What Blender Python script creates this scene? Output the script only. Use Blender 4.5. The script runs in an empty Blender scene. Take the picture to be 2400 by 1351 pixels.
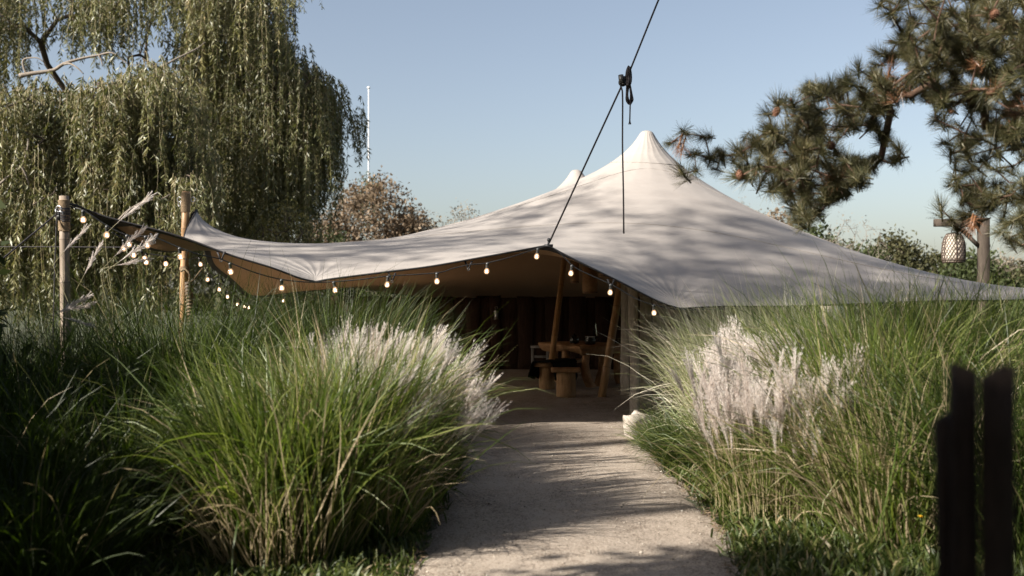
import bpy, math
import numpy as np
from mathutils import Vector, Matrix, noise
from mathutils.geometry import delaunay_2d_cdt
from mathutils.bvhtree import BVHTree

S = bpy.context.scene
COL = S.collection
PI = math.pi

# ------------------------------------------------------------------ camera, sky, sun, exposure
HY, FP, EYE = 700.0, 2333.3, 1.6          # horizon row, focal length in photo pixels, eye height
cd = bpy.data.cameras.new('camera')
cam = bpy.data.objects.new('camera', cd)
COL.objects.link(cam)
cam.location = (0, 0, EYE)
cam.rotation_euler = (PI / 2, 0, 0)
cd.lens, cd.sensor_width = 35, 36
cd.shift_y = (HY - 675.5) / 2400
cd.clip_start, cd.clip_end = 0.05, 2000
cd.dof.use_dof, cd.dof.focus_distance, cd.dof.aperture_fstop = True, 11.5, 1.6
S.camera = cam

SUN_AZ = np.array([0.85, 0.527])           # the way the light travels over the ground
SUN_AZ /= np.linalg.norm(SUN_AZ)
SUN_EL = math.radians(31)
sd = bpy.data.lights.new('sun', 'SUN')
sd.energy, sd.angle, sd.color = 5.0, math.radians(0.7), (1.0, 0.935, 0.84)
sun = bpy.data.objects.new('sun', sd)
COL.objects.link(sun)
sun.location = (-20, -10, 25)
sun.rotation_euler = Vector((SUN_AZ[0] * math.cos(SUN_EL), SUN_AZ[1] * math.cos(SUN_EL), -math.sin(SUN_EL))).to_track_quat('-Z', 'Y').to_euler()

W = bpy.data.worlds.new('World')
S.world = W
W.use_nodes = True
wn = W.node_tree
sky = wn.nodes.new('ShaderNodeTexSky')
sky.sky_type = 'NISHITA'
sky.sun_disc = False
sky.sun_elevation = SUN_EL
sky.sun_rotation = math.atan2(-SUN_AZ[0], -SUN_AZ[1])
sky.air_density, sky.dust_density, sky.ozone_density = 1.0, 2.2, 1.5
hs = wn.nodes.new('ShaderNodeHueSaturation')
hs.inputs['Saturation'].default_value = 0.8
wn.links.new(sky.outputs[0], hs.inputs['Color'])
wb_ = wn.nodes.new('ShaderNodeMix'); wb_.data_type = 'RGBA'; wb_.blend_type = 'MULTIPLY'; wb_.inputs[0].default_value = 1.0
wb_.inputs[7].default_value = (1.05, 1.0, 0.96, 1)        # white balance of the daylight
wn.links.new(hs.outputs[0], wb_.inputs[6])
wn.links.new(wb_.outputs[2], wn.nodes['Background'].inputs[0])
wn.nodes['Background'].inputs[1].default_value = 0.058

S.view_settings.view_transform = 'Standard'
S.view_settings.look = 'None'
S.view_settings.gamma = 1
S.view_settings.use_curve_mapping = False
S.view_settings.exposure = 1.5
S.cycles.max_bounces = 8
S.cycles.transparent_max_bounces = 12
S.cycles.use_denoising = True


def at(px, py, Y):
    return np.array([(px - 1200) / FP * Y, Y, EYE + (HY - py) / FP * Y])


# ------------------------------------------------------------------ object helpers
def tag(o, label=None, cat=None, group=None, kind=None):
    if label: o['label'] = label
    if cat: o['category'] = cat
    if group: o['group'] = group
    if kind: o['kind'] = kind
    return o


def thing(name, label, cat, loc=(0, 0, 0), rz=0, group=None):
    o = bpy.data.objects.new(name, None)
    o.empty_display_size = 0.2
    COL.objects.link(o)
    o.location = [float(v) for v in loc]
    o.rotation_euler = (0, 0, rz)
    return tag(o, label, cat, group)


def link(name, me, parent=None, loc=None, rot=None, scale=None):
    o = bpy.data.objects.new(name, me)
    COL.objects.link(o)
    if parent: o.parent = parent
    if loc is not None: o.location = [float(v) for v in loc]
    if rot is not None:
        if hasattr(rot, 'to_euler'): rot = rot.to_euler()
        o.rotation_euler = rot
    if scale is not None: o.scale = (scale,) * 3 if np.isscalar(scale) else scale
    return o


class MB:
    """collects vertices, quads and triangles for one mesh"""
    def __init__(s):
        s.V, s.Q, s.T, s.n = [], [], [], 0
        s.A = []

    def add(s, V, Q=None, T=None, tint=None):
        V = np.asarray(V, float).reshape(-1, 3)
        if Q is not None and len(Q): s.Q.append(np.asarray(Q, int).reshape(-1, 4) + s.n)
        if T is not None and len(T): s.T.append(np.asarray(T, int).reshape(-1, 3) + s.n)
        s.V.append(V)
        if tint is None: tint = np.full(len(V), 0.5)
        elif np.isscalar(tint): tint = np.full(len(V), tint)
        s.A.append(np.asarray(tint, float))
        s.n += len(V)
        return s

    def arrays(s):
        V = np.concatenate(s.V) if s.V else np.zeros((0, 3))
        Q = np.concatenate(s.Q) if s.Q else np.zeros((0, 4), int)
        T = np.concatenate(s.T) if s.T else np.zeros((0, 3), int)
        return V, Q, T, np.concatenate(s.A) if s.A else np.zeros(0)

    def put(s, other, M=None, dt=0.0):
        V, Q, T, A = other
        if M is not None:
            M = np.array(M)
            V = V @ M[:3, :3].T + M[:3, 3]
        return s.add(V, Q, T, A + dt)

    def mesh(s, name, mat, smooth=False):
        V, Q, T, A = s.arrays()
        me = bpy.data.meshes.new(name)
        me.vertices.add(len(V))
        me.vertices.foreach_set('co', V.astype(np.float32).ravel())
        nl = Q.size + T.size
        me.loops.add(nl)
        me.loops.foreach_set('vertex_index', np.concatenate([Q.ravel(), T.ravel()]).astype(np.int32))
        me.polygons.add(len(Q) + len(T))
        ls = np.concatenate([np.arange(len(Q)) * 4, Q.size + np.arange(len(T)) * 3])
        me.polygons.foreach_set('loop_start', ls.astype(np.int32))
        if smooth: me.polygons.foreach_set('use_smooth', np.ones(len(ls), bool))
        a = me.attributes.new('tint', 'FLOAT', 'POINT')
        a.data.foreach_set('value', A.astype(np.float32))
        me.update(calc_edges=True)
        if mat: me.materials.append(mat)
        return me

    def obj(s, name, mat, parent=None, smooth=False, **k):
        return link(name, s.mesh(name, mat, smooth), parent, **k)


def frames(P):
    P = np.asarray(P, float)
    t = np.gradient(P, axis=0)
    t /= np.linalg.norm(t, axis=1)[:, None] + 1e-12
    u = np.zeros_like(P)
    a = np.array([0, 0, 1.0]) if abs(t[0, 2]) < 0.9 else np.array([1.0, 0, 0])
    v = np.cross(t[0], a); v /= np.linalg.norm(v)
    for i in range(len(P)):
        v = v - t[i] * np.dot(v, t[i]); v /= np.linalg.norm(v) + 1e-12
        u[i] = v
    return t, u, np.cross(t, u)


def tube(mb, P, R, k=6, cap=True, tint=0.5, wob=None):
    P = np.asarray(P, float)
    n = len(P)
    R = np.full(n, R) if np.isscalar(R) else np.asarray(R, float)
    t, u, w = frames(P)
    a = np.arange(k) * 2 * PI / k
    rr = R[:, None] * np.ones(k)
    if wob is not None: rr = rr * wob
    V = P[:, None, :] + rr[..., None] * (np.cos(a)[None, :, None] * u[:, None, :] + np.sin(a)[None, :, None] * w[:, None, :])
    i = np.arange(n - 1)[:, None] * k; j = np.arange(k)[None, :]; j2 = (j + 1) % k
    Q = np.stack([i + j, i + j2, i + k + j2, i + k + j], -1).reshape(-1, 4)
    V = V.reshape(-1, 3); T = []
    if cap:
        c0, c1 = len(V), len(V) + 1
        V = np.vstack([V, P[0], P[-1]])
        for q in range(k):
            T.append((c0, (q + 1) % k, q)); T.append((c1, (n - 1) * k + q, (n - 1) * k + (q + 1) % k))
    return mb.add(V, Q, T, tint)


def lathe(mb, prof, k=20, c=(0, 0, 0), tint=0.5, closed_top=True, closed_bot=True):
    prof = np.asarray(prof, float)
    a = np.arange(k) * 2 * PI / k
    V = np.stack([prof[:, 0:1] * np.cos(a), prof[:, 0:1] * np.sin(a), np.repeat(prof[:, 1:2], k, 1)], -1) + np.asarray(c, float)
    n = len(prof)
    i = np.arange(n - 1)[:, None] * k; j = np.arange(k)[None, :]; j2 = (j + 1) % k
    Q = np.stack([i + j, i + j2, i + k + j2, i + k + j], -1).reshape(-1, 4)
    V = V.reshape(-1, 3); T = []
    if closed_bot:
        V = np.vstack([V, np.array([0, 0, prof[0, 1]]) + c]); m = len(V) - 1
        T += [(m, (q + 1) % k, q) for q in range(k)]
    if closed_top:
        V = np.vstack([V, np.array([0, 0, prof[-1, 1]]) + c]); m = len(V) - 1
        T += [(m, (n - 1) * k + q, (n - 1) * k + (q + 1) % k) for q in range(k)]
    return mb.add(V, Q, T, tint)


def plank(mb, L, w, th, seg=7, live=0.0, seed=0, ch=0.008, tint=0.5, tip=0.0, bow=0.0):
    """a board along +Z from 0 to L, width along X, thickness along Y, chamfered, with uneven live edges"""
    r = np.random.default_rng(seed)
    z = np.linspace(0, L, seg + 1)
    ph = r.uniform(0, 9, 4)
    lo = -w / 2 + live * (np.sin(z * 2.3 + ph[0]) * .6 + np.sin(z * 6.1 + ph[1]) * .3 + r.normal(0, .18, seg + 1))
    hi = w / 2 + live * (np.sin(z * 2.1 + ph[2]) * .6 + np.sin(z * 5.3 + ph[3]) * .3 + r.normal(0, .18, seg + 1))
    V = []
    for q in range(seg + 1):
        y = bow * math.sin(PI * q / seg)
        a, b, h = lo[q], hi[q], th / 2
        V += [(a + ch, y - h, z[q]), (b - ch, y - h, z[q]), (b, y - h + ch, z[q]), (b, y + h - ch, z[q]),
              (b - ch, y + h, z[q]), (a + ch, y + h, z[q]), (a, y + h - ch, z[q]), (a, y - h + ch, z[q])]
    V = np.array(V)
    if tip:
        V[-8:, 2] += tip * np.abs(r.normal(0, 1, 8)); V[:8, 2] += 0
    k, n = 8, seg + 1
    i = np.arange(n - 1)[:, None] * k; j = np.arange(k)[None, :]; j2 = (j + 1) % k
    Q = np.stack([i + j, i + j2, i + k + j2, i + k + j], -1).reshape(-1, 4)
    e = (n - 1) * k
    Q2 = [(7, 2, 1, 0), (7, 6, 3, 2), (6, 5, 4, 3), (e + 0, e + 1, e + 2, e + 7), (e + 2, e + 3, e + 6, e + 7), (e + 3, e + 4, e + 5, e + 6)]
    return mb.add(V, np.vstack([Q, Q2]), None, tint)


def spline(P, n):
    """Catmull-Rom through the control points, n samples"""
    P = np.asarray(P, float)
    if len(P) == 2: return P[0] + np.linspace(0, 1, n)[:, None] * (P[1] - P[0])
    d = np.r_[0, np.cumsum(np.linalg.norm(np.diff(P, axis=0), axis=1) + 1e-9)]
    X = np.vstack([2 * P[0] - P[1], P, 2 * P[-1] - P[-2]])
    s = np.linspace(0, d[-1], n)
    i = np.clip(np.searchsorted(d, s, 'right') - 1, 0, len(P) - 2)
    t = ((s - d[i]) / (d[i + 1] - d[i]))[:, None]
    a, b, c, e = X[i], X[i + 1], X[i + 2], X[i + 3]
    return 0.5 * (2 * b + (c - a) * t + (2 * a - 5 * b + 4 * c - e) * t ** 2 + (3 * b - a - 3 * c + e) * t ** 3)


def rot_to(d, spin=0.0):
    """matrix turning +Z to the direction d"""
    q = Vector(d).to_track_quat('Z', 'Y')
    return (q.to_matrix() @ Matrix.Rotation(spin, 3, 'Z')).to_4x4()


# ------------------------------------------------------------------ materials
def new_mat(name):
    m = bpy.data.materials.new(name)
    m.use_nodes = True
    nt = m.node_tree
    return m, nt, nt.nodes['Principled BSDF'], nt.nodes['Material Output']


def N(nt, t, **k):
    n = nt.nodes.new(t)
    for a, v in k.items():
        if a in n.inputs: n.inputs[a].default_value = v
        else: setattr(n, a, v)
    return n


def ramp(nt, fac, stops):
    r = nt.nodes.new('ShaderNodeValToRGB')
    el = r.color_ramp.elements
    while len(el) < len(stops): el.new(0.5)
    for e, (p, c) in zip(el, stops):
        e.position = p; e.color = (*c, 1)
    nt.links.new(fac, r.inputs[0])
    return r.outputs[0]


def coords(nt, kind='Object', scale=(1, 1, 1), rnd=True):
    tc = nt.nodes.new('ShaderNodeTexCoord')
    mp = nt.nodes.new('ShaderNodeMapping')
    mp.inputs['Scale'].default_value = scale
    nt.links.new(tc.outputs[kind], mp.inputs[0])
    if rnd:
        oi = nt.nodes.new('ShaderNodeObjectInfo')
        mu = N(nt, 'ShaderNodeMath', operation='MULTIPLY'); mu.inputs[1].default_value = 37.0
        nt.links.new(oi.outputs['Random'], mu.inputs[0])
        cb = nt.nodes.new('ShaderNodeCombineXYZ')
        for q in range(3): nt.links.new(mu.outputs[0], cb.inputs[q])
        nt.links.new(cb.outputs[0], mp.inputs['Location'])
    return mp.outputs[0]


def leaf_mat(name, stops, trans=0.35, rough=0.45, gloss=0.06, objvar=0.0):
    """two-sided leaf: diffuse + light through the leaf + a waxy sheen; colour by the blade's own tint"""
    m, nt, b, out = new_mat(name)
    nt.nodes.remove(b)
    at_ = N(nt, 'ShaderNodeAttribute', attribute_name='tint')
    fac = at_.outputs['Fac']
    if objvar:
        oi = nt.nodes.new('ShaderNodeObjectInfo')
        ma = N(nt, 'ShaderNodeMath', operation='MULTIPLY_ADD')
        nt.links.new(oi.outputs['Random'], ma.inputs[0]); ma.inputs[1].default_value = objvar
        nt.links.new(fac, ma.inputs[2]); fac = ma.outputs[0]
    c = ramp(nt, fac, stops)
    d = nt.nodes.new('ShaderNodeBsdfDiffuse'); t = nt.nodes.new('ShaderNodeBsdfTranslucent')
    g = nt.nodes.new('ShaderNodeBsdfGlossy'); g.inputs['Roughness'].default_value = rough
    g.inputs['Color'].default_value = (0.8, 0.8, 0.78, 1)
    nt.links.new(c, d.inputs[0])
    br = N(nt, 'ShaderNodeHueSaturation'); br.inputs['Saturation'].default_value = 1.12; br.inputs['Value'].default_value = 1.25
    nt.links.new(c, br.inputs['Color']); nt.links.new(br.outputs[0], t.inputs[0])
    m1 = nt.nodes.new('ShaderNodeMixShader'); m1.inputs[0].default_value = trans
    nt.links.new(d.outputs[0], m1.inputs[1]); nt.links.new(t.outputs[0], m1.inputs[2])
    m2 = nt.nodes.new('ShaderNodeMixShader'); m2.inputs[0].default_value = gloss
    nt.links.new(m1.outputs[0], m2.inputs[1]); nt.links.new(g.outputs[0], m2.inputs[2])
    nt.links.new(m2.outputs[0], out.inputs[0])
    return m


def wood_mat(name, dark, light, scale=(9, 9, 1.2), rough=0.75, bump=0.35, axis_noise=3.0):
    m, nt, b, out = new_mat(name)
    v = coords(nt, 'Object', scale)
    n1 = N(nt, 'ShaderNodeTexNoise', Scale=axis_noise, Detail=7.0, Roughness=0.65, Distortion=0.6)
    nt.links.new(v, n1.inputs['Vector'])
    n2 = N(nt, 'ShaderNodeTexNoise', Scale=axis_noise * 7, Detail=4.0)
    nt.links.new(v, n2.inputs['Vector'])
    mx = N(nt, 'ShaderNodeMath', operation='MULTIPLY_ADD')
    nt.links.new(n2.outputs['Fac'], mx.inputs[0]); mx.inputs[1].default_value = 0.5
    nt.links.new(n1.outputs['Fac'], mx.inputs[2])
    mid = tuple((a + c) / 2 for a, c in zip(dark, light))
    nt.links.new(ramp(nt, mx.outputs[0], [(0.45, dark), (0.72, mid), (0.98, light)]), b.inputs['Base Color'])
    b.inputs['Roughness'].default_value = rough
    bp = N(nt, 'ShaderNodeBump', Strength=bump, Distance=0.02)
    nt.links.new(mx.outputs[0], bp.inputs['Height']); nt.links.new(bp.outputs[0], b.inputs['Normal'])
    return m


def plain(name, col, rough=0.6, metal=0.0, nscale=30, var=0.3, bump=0.1):
    m, nt, b, out = new_mat(name)
    v = coords(nt, 'Object')
    n1 = N(nt, 'ShaderNodeTexNoise', Scale=nscale, Detail=5.0)
    nt.links.new(v, n1.inputs['Vector'])
    lo = tuple(c * (1 - var) for c in col); hi = tuple(min(1, c * (1 + var)) for c in col)
    nt.links.new(ramp(nt, n1.outputs['Fac'], [(0.3, lo), (0.7, hi)]), b.inputs['Base Color'])
    b.inputs['Roughness'].default_value = rough; b.inputs['Metallic'].default_value = metal
    bp = N(nt, 'ShaderNodeBump', Strength=bump, Distance=0.01)
    nt.links.new(n1.outputs['Fac'], bp.inputs['Height']); nt.links.new(bp.outputs[0], b.inputs['Normal'])
    return m


def fabric(name, lo, hi, bump=0.12, folds=()):
    m, nt, b, out = new_mat(name)
    v = coords(nt, 'Object', (1, 1, 1), False)
    n1 = N(nt, 'ShaderNodeTexNoise', Scale=0.8, Detail=6.0, Roughness=0.6)
    nt.links.new(v, n1.inputs['Vector'])
    n3 = N(nt, 'ShaderNodeTexNoise', Scale=9.0, Detail=8.0, Roughness=0.7)
    nt.links.new(v, n3.inputs['Vector'])
    mx = N(nt, 'ShaderNodeMath', operation='MULTIPLY_ADD'); mx.inputs[1].default_value = 0.35
    nt.links.new(n3.outputs['Fac'], mx.inputs[0]); nt.links.new(n1.outputs['Fac'], mx.inputs[2])
    nt.links.new(ramp(nt, mx.outputs[0], [(0.4, lo), (0.9, hi)]), b.inputs['Base Color'])
    b.inputs['Roughness'].default_value = 0.72
    b.inputs['Specular IOR Level'].default_value = 0.3
    v2 = coords(nt, 'Object', (0.5, 1.6, 3.0), False)
    v0 = v
    n2 = N(nt, 'ShaderNodeTexNoise', Scale=2.2, Detail=3.0, Distortion=0.4)
    nt.links.new(v2, n2.inputs['Vector'])
    bp = N(nt, 'ShaderNodeBump', Strength=bump, Distance=0.12)
    hsum = n2.outputs['Fac']
    def mth(op, a, b_=None, c_=None):
        q = N(nt, 'ShaderNodeMath', operation=op)
        for i_, s_ in enumerate((a, b_, c_)):
            if s_ is None: continue
            if hasattr(s_, 'node'): nt.links.new(s_, q.inputs[i_])
            else: q.inputs[i_].default_value = s_
        return q.outputs[0]
    # tension creases that radiate from where the cloth is pulled
    for (ax, ay, nf, reach, amp) in folds:
        sx = nt.nodes.new('ShaderNodeSeparateXYZ'); nt.links.new(v0, sx.inputs[0])
        dx = mth('SUBTRACT', sx.outputs[0], ax); dy = mth('SUBTRACT', sx.outputs[1], ay)
        rad = mth('SQRT', mth('ADD', mth('MULTIPLY', dx, dx), mth('MULTIPLY', dy, dy)))
        an = mth('ARCTAN2', dy, dx)
        wob_ = mth('MULTIPLY_ADD', n1.outputs['Fac'], 5.0, mth('MULTIPLY', an, nf))
        crease = mth('POWER', mth('ABSOLUTE', mth('SINE', wob_)), 3.0)
        fall = mth('EXPONENT', mth('MULTIPLY', rad, -1.0 / reach))
        hsum = mth('ADD', hsum, mth('MULTIPLY', mth('MULTIPLY', crease, fall), amp))
    nt.links.new(hsum, bp.inputs['Height']); nt.links.new(bp.outputs[0], b.inputs['Normal'])
    return m


M = {}
M['canopy'] = fabric('canopy_fabric', (0.24, 0.217, 0.198), (0.283, 0.26, 0.24), 0.16, [(-4.47, -5.97, 9, 1.1, .8), (-1.86, -5.7, 11, .9, .7), (-6.4, -6.9, 9, 1.1, 1.0), (-.35, -5.15, 10, .8, .7), (-6.55, -3.6, 9, .9, .8), (0, 0, 12, .8, .35)])
M['lining'] = fabric('lining_fabric', (0.34, 0.205, 0.112), (0.40, 0.25, 0.142), 0.06)
M['tape'] = plain('black_webbing', (0.012, 0.011, 0.012), 0.8)
M['rope'] = plain('black_rope', (0.016, 0.012, 0.014), 0.7, nscale=60)
M['rubber'] = plain('black_rubber', (0.015, 0.015, 0.015), 0.45)
M['socket'] = plain('socket_plastic', (0.05, 0.05, 0.048), 0.35)
M['steel'] = plain('steel', (0.45, 0.45, 0.45), 0.35, 0.9)
M['jute'] = plain('jute_rope', (0.22, 0.155, 0.09), 0.9, nscale=80, var=0.4)
M['bamboo'] = wood_mat('bamboo', (0.21, 0.11, 0.044), (0.42, 0.245, 0.11), (6, 6, 0.7), 0.5, 0.12)
M['bamboo_grey'] = wood_mat('weathered_bamboo', (0.11, 0.082, 0.057), (0.24, 0.185, 0.135), (6, 6, 0.7), 0.6, 0.15)
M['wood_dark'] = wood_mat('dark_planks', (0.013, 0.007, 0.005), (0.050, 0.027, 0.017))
M['wood_warm'] = wood_mat('oak_slab', (0.15, 0.073, 0.030), (0.40, 0.225, 0.105), (7, 7, 7))
M['log'] = wood_mat('log_bark', (0.16, 0.085, 0.035), (0.48, 0.29, 0.14), (12, 12, 1.4), 0.85, 0.9)
M['wood_grey'] = wood_mat('weathered_wood', (0.14, 0.115, 0.09), (0.36, 0.31, 0.25))
M['grey_paint'] = plain('greyish_white_paint', (0.20, 0.19, 0.18), 0.6, var=.2)  # white paint toned down to grey
M['wood_post'] = wood_mat('dark_post_wood', (0.03, 0.024, 0.019), (0.085, 0.068, 0.054))
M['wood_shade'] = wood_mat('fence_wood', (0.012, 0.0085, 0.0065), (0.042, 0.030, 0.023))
M['bark'] = wood_mat('tree_bark', (0.025, 0.018, 0.012), (0.09, 0.065, 0.045), (6, 6, 2), 0.9, 0.8)
M['twig'] = wood_mat('pine_twig', (0.05, 0.028, 0.018), (0.17, 0.10, 0.065), (14, 14, 14), 0.9, 0.6)
M['pale_wood'] = wood_mat('bare_branch', (0.09, 0.072, 0.056), (0.22, 0.185, 0.15), (8, 8, 8), 0.85, 0.5)
M['white_paint'] = plain('white_paint', (0.72, 0.71, 0.68), 0.5, var=0.08)
M['dark_cloth'] = plain('dark_wool', (0.012, 0.011, 0.010), 0.95, nscale=60, var=0.5, bump=0.5)
M['black_pot'] = plain('black_pot', (0.012, 0.012, 0.012), 0.25)
M['paper'] = plain('lantern_paper', (0.36, 0.32, 0.265), 0.8, nscale=12, var=0.12)
M['cane'] = plain('dark_cane', (0.05, 0.03, 0.02), 0.6)
M['cone'] = plain('pine_cone_scale', (0.12, 0.055, 0.03), 0.8, var=0.5)
M['yellow'] = plain('yellow_petal', (0.75, 0.42, 0.02), 0.6, var=0.1)

GREEN = [(0.0, (0.030, 0.052, 0.008)), (0.35, (0.078, 0.118, 0.018)), (0.7, (0.165, 0.195, 0.046)), (0.84, (0.22, 0.23, 0.08)), (0.88, (0.30, 0.24, 0.14)), (1.0, (0.42, 0.34, 0.22))]
M['grass'] = leaf_mat('grass_blade', GREEN, 0.45, 0.5, 0.04)
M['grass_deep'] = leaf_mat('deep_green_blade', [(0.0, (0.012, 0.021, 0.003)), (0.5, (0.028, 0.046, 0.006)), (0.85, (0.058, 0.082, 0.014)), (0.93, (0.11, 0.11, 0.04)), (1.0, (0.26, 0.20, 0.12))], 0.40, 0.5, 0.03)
M['grass_pale'] = leaf_mat('variegated_blade', [(0.0, (0.12, 0.16, 0.04)), (0.3, (0.30, 0.33, 0.14)), (0.6, (0.52, 0.51, 0.35)), (0.85, (0.58, 0.54, 0.42)), (1.0, (0.60, 0.51, 0.40))], 0.40, 0.4, 0.06)
M['plume'] = leaf_mat('silver_plume', [(0.0, (0.40, 0.325, 0.28)), (0.4, (0.56, 0.495, 0.45)), (1.0, (0.70, 0.66, 0.62))], 0.48, 0.5, 0.08, 0.5)
M['stem'] = leaf_mat('straw_stem', [(0.0, (0.16, 0.15, 0.06)), (1.0, (0.34, 0.27, 0.16))], 0.1, 0.5, 0.08)
M['needle'] = leaf_mat('pine_needle', [(0.0, (0.024, 0.029, 0.009)), (0.5, (0.060, 0.062, 0.023)), (1.0, (0.145, 0.118, 0.058))], 0.15, 0.45, 0.05, 0.35)
M['needle_dead'] = leaf_mat('dead_needle', [(0.0, (0.16, 0.065, 0.025)), (1.0, (0.32, 0.16, 0.08))], 0.2, 0.4, 0.08)
M['willow'] = leaf_mat('willow_leaf', [(0.0, (0.022, 0.028, 0.008)), (0.5, (0.080, 0.086, 0.025)), (0.9, (0.185, 0.175, 0.068)), (1.0, (0.24, 0.195, 0.10))], 0.30, 0.5, 0.05, 0.35)
M['leaf_dark'] = leaf_mat('dark_leaf', [(0.0, (0.018, 0.026, 0.009)), (1.0, (0.065, 0.08, 0.03))], 0.25, 0.6, 0.015)
M['leaf_olive'] = leaf_mat('olive_leaf', [(0.0, (0.028, 0.032, 0.013)), (1.0, (0.095, 0.088, 0.042))], 0.25, 0.6, 0.015)
M['leaf_yellow'] = leaf_mat('yellow_green_leaf', [(0.0, (0.06, 0.065, 0.015)), (1.0, (0.21, 0.18, 0.055))], 0.3, 0.45, 0.06)
M['leaf_brown'] = leaf_mat('autumn_leaf', [(0.0, (0.085, 0.067, 0.043)), (0.5, (0.155, 0.112, 0.073)), (1.0, (0.23, 0.168, 0.112))], 0.25, 0.6, 0.015)
M['leaf_grey'] = leaf_mat('sparse_leaf', [(0.0, (0.12, 0.10, 0.075)), (1.0, (0.25, 0.22, 0.17))], 0.25, 0.6, 0.015)
M['weed'] = leaf_mat('lawn_leaf', [(0.0, (0.022, 0.038, 0.006)), (0.6, (0.055, 0.08, 0.014)), (0.9, (0.11, 0.125, 0.03)), (1.0, (0.24, 0.19, 0.11))], 0.35, 0.5, 0.03)


def ground_mat():
    m, nt, b, out = new_mat('soil')
    v = coords(nt, 'Object', (1, 1, 1), False)
    n1 = N(nt, 'ShaderNodeTexNoise', Scale=1.3, Detail=9.0, Roughness=0.7); nt.links.new(v, n1.inputs['Vector'])
    nt.links.new(ramp(nt, n1.outputs['Fac'], [(0.3, (0.022, 0.020, 0.010)), (0.55, (0.035, 0.042, 0.014)), (0.75, (0.07, 0.055, 0.03))]), b.inputs['Base Color'])
    b.inputs['Roughness'].default_value = 0.95
    n2 = N(nt, 'ShaderNodeTexNoise', Scale=25.0, Detail=6.0); nt.links.new(v, n2.inputs['Vector'])
    bp = N(nt, 'ShaderNodeBump', Strength=0.8, Distance=0.04)
    nt.links.new(n2.outputs['Fac'], bp.inputs['Height']); nt.links.new(bp.outputs[0], b.inputs['Normal'])
    return m


def path_mat():
    m, nt, b, out = new_mat('crushed_gravel')
    v = coords(nt, 'Object', (1, 1, 1), False)
    big = N(nt, 'ShaderNodeTexNoise', Scale=1.1, Detail=8.0, Roughness=0.65); nt.links.new(v, big.inputs['Vector'])
    fine = N(nt, 'ShaderNodeTexNoise', Scale=70.0, Detail=5.0, Roughness=0.8); nt.links.new(v, fine.inputs['Vector'])
    vo = N(nt, 'ShaderNodeTexVoronoi', Scale=95.0); nt.links.new(v, vo.inputs['Vector'])
    sep = nt.nodes.new('ShaderNodeSeparateColor'); nt.links.new(vo.outputs['Color'], sep.inputs[0])
    a = N(nt, 'ShaderNodeMath', operation='MULTIPLY_ADD'); a.inputs[1].default_value = 0.42
    nt.links.new(sep.outputs[0], a.inputs[0]); nt.links.new(fine.outputs['Fac'], a.inputs[2])
    vs = coords(nt, 'Object', (2.2, .5, 1), False)
    trk = N(nt, 'ShaderNodeTexNoise', Scale=1.6, Detail=5.0, Roughness=0.6); nt.links.new(vs, trk.inputs['Vector'])
    med = N(nt, 'ShaderNodeTexNoise', Scale=7.0, Detail=6.0, Roughness=0.75); nt.links.new(v, med.inputs['Vector'])
    a1 = N(nt, 'ShaderNodeMath', operation='MULTIPLY_ADD'); a1.inputs[1].default_value = 0.55
    nt.links.new(med.outputs['Fac'], a1.inputs[0]); nt.links.new(a.outputs[0], a1.inputs[2])
    a3 = N(nt, 'ShaderNodeMath', operation='MULTIPLY_ADD'); a3.inputs[1].default_value = 0.5
    nt.links.new(trk.outputs['Fac'], a3.inputs[0]); nt.links.new(a1.outputs[0], a3.inputs[2])
    sb_ = N(nt, 'ShaderNodeMath', operation='SUBTRACT'); sb_.inputs[1].default_value = 0.52
    nt.links.new(a3.outputs[0], sb_.inputs[0]); a = sb_
    a2 = N(nt, 'ShaderNodeMath', operation='MULTIPLY_ADD'); a2.inputs[1].default_value = 0.55
    nt.links.new(big.outputs['Fac'], a2.inputs[0]); nt.links.new(a.outputs[0], a2.inputs[2])
    nt.links.new(ramp(nt, a2.outputs[0], [(0.46, (0.045, 0.031, 0.022)), (0.66, (0.125, 0.094, 0.069)), (0.86, (0.245, 0.199, 0.156)), (1.0, (0.36, 0.303, 0.247))]), b.inputs['Base Color'])
    b.inputs['Roughness'].default_value = 0.92
    b.inputs['Specular IOR Level'].default_value = 0.25
    bp = N(nt, 'ShaderNodeBump', Strength=0.9, Distance=0.012)
    nt.links.new(a.outputs[0], bp.inputs['Height']); nt.links.new(bp.outputs[0], b.inputs['Normal'])
    return m


M['soil'] = ground_mat()
M['path'] = path_mat()


def bulb_glass():
    m, nt, b, out = new_mat('lit_bulb_glass')
    nt.nodes.remove(b)
    t = nt.nodes.new('ShaderNodeBsdfTransparent'); t.inputs[0].default_value = (1, 0.95, 0.88, 1)
    g = nt.nodes.new('ShaderNodeBsdfGlossy'); g.inputs['Roughness'].default_value = 0.05
    e = nt.nodes.new('ShaderNodeEmission'); e.inputs[0].default_value = (1, 0.62, 0.36, 1); e.inputs[1].default_value = 0.42
    lw = N(nt, 'ShaderNodeFresnel', IOR=1.45)
    m1 = nt.nodes.new('ShaderNodeMixShader')
    nt.links.new(lw.outputs[0], m1.inputs[0]); nt.links.new(t.outputs[0], m1.inputs[1]); nt.links.new(g.outputs[0], m1.inputs[2])
    m2 = nt.nodes.new('ShaderNodeMixShader'); m2.inputs[0].default_value = 0.45
    nt.links.new(m1.outputs[0], m2.inputs[1]); nt.links.new(e.outputs[0], m2.inputs[2])
    nt.links.new(m2.outputs[0], out.inputs[0])
    m.cycles.emission_sampling = 'NONE'
    return m


def filament_mat():
    m, nt, b, out = new_mat('glowing_filament')
    nt.nodes.remove(b)
    e = nt.nodes.new('ShaderNodeEmission'); e.inputs[0].default_value = (1, 0.80, 0.58, 1); e.inputs[1].default_value = 9.0
    nt.links.new(e.outputs[0], out.inputs[0])
    m.cycles.emission_sampling = 'NONE'
    return m


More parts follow.
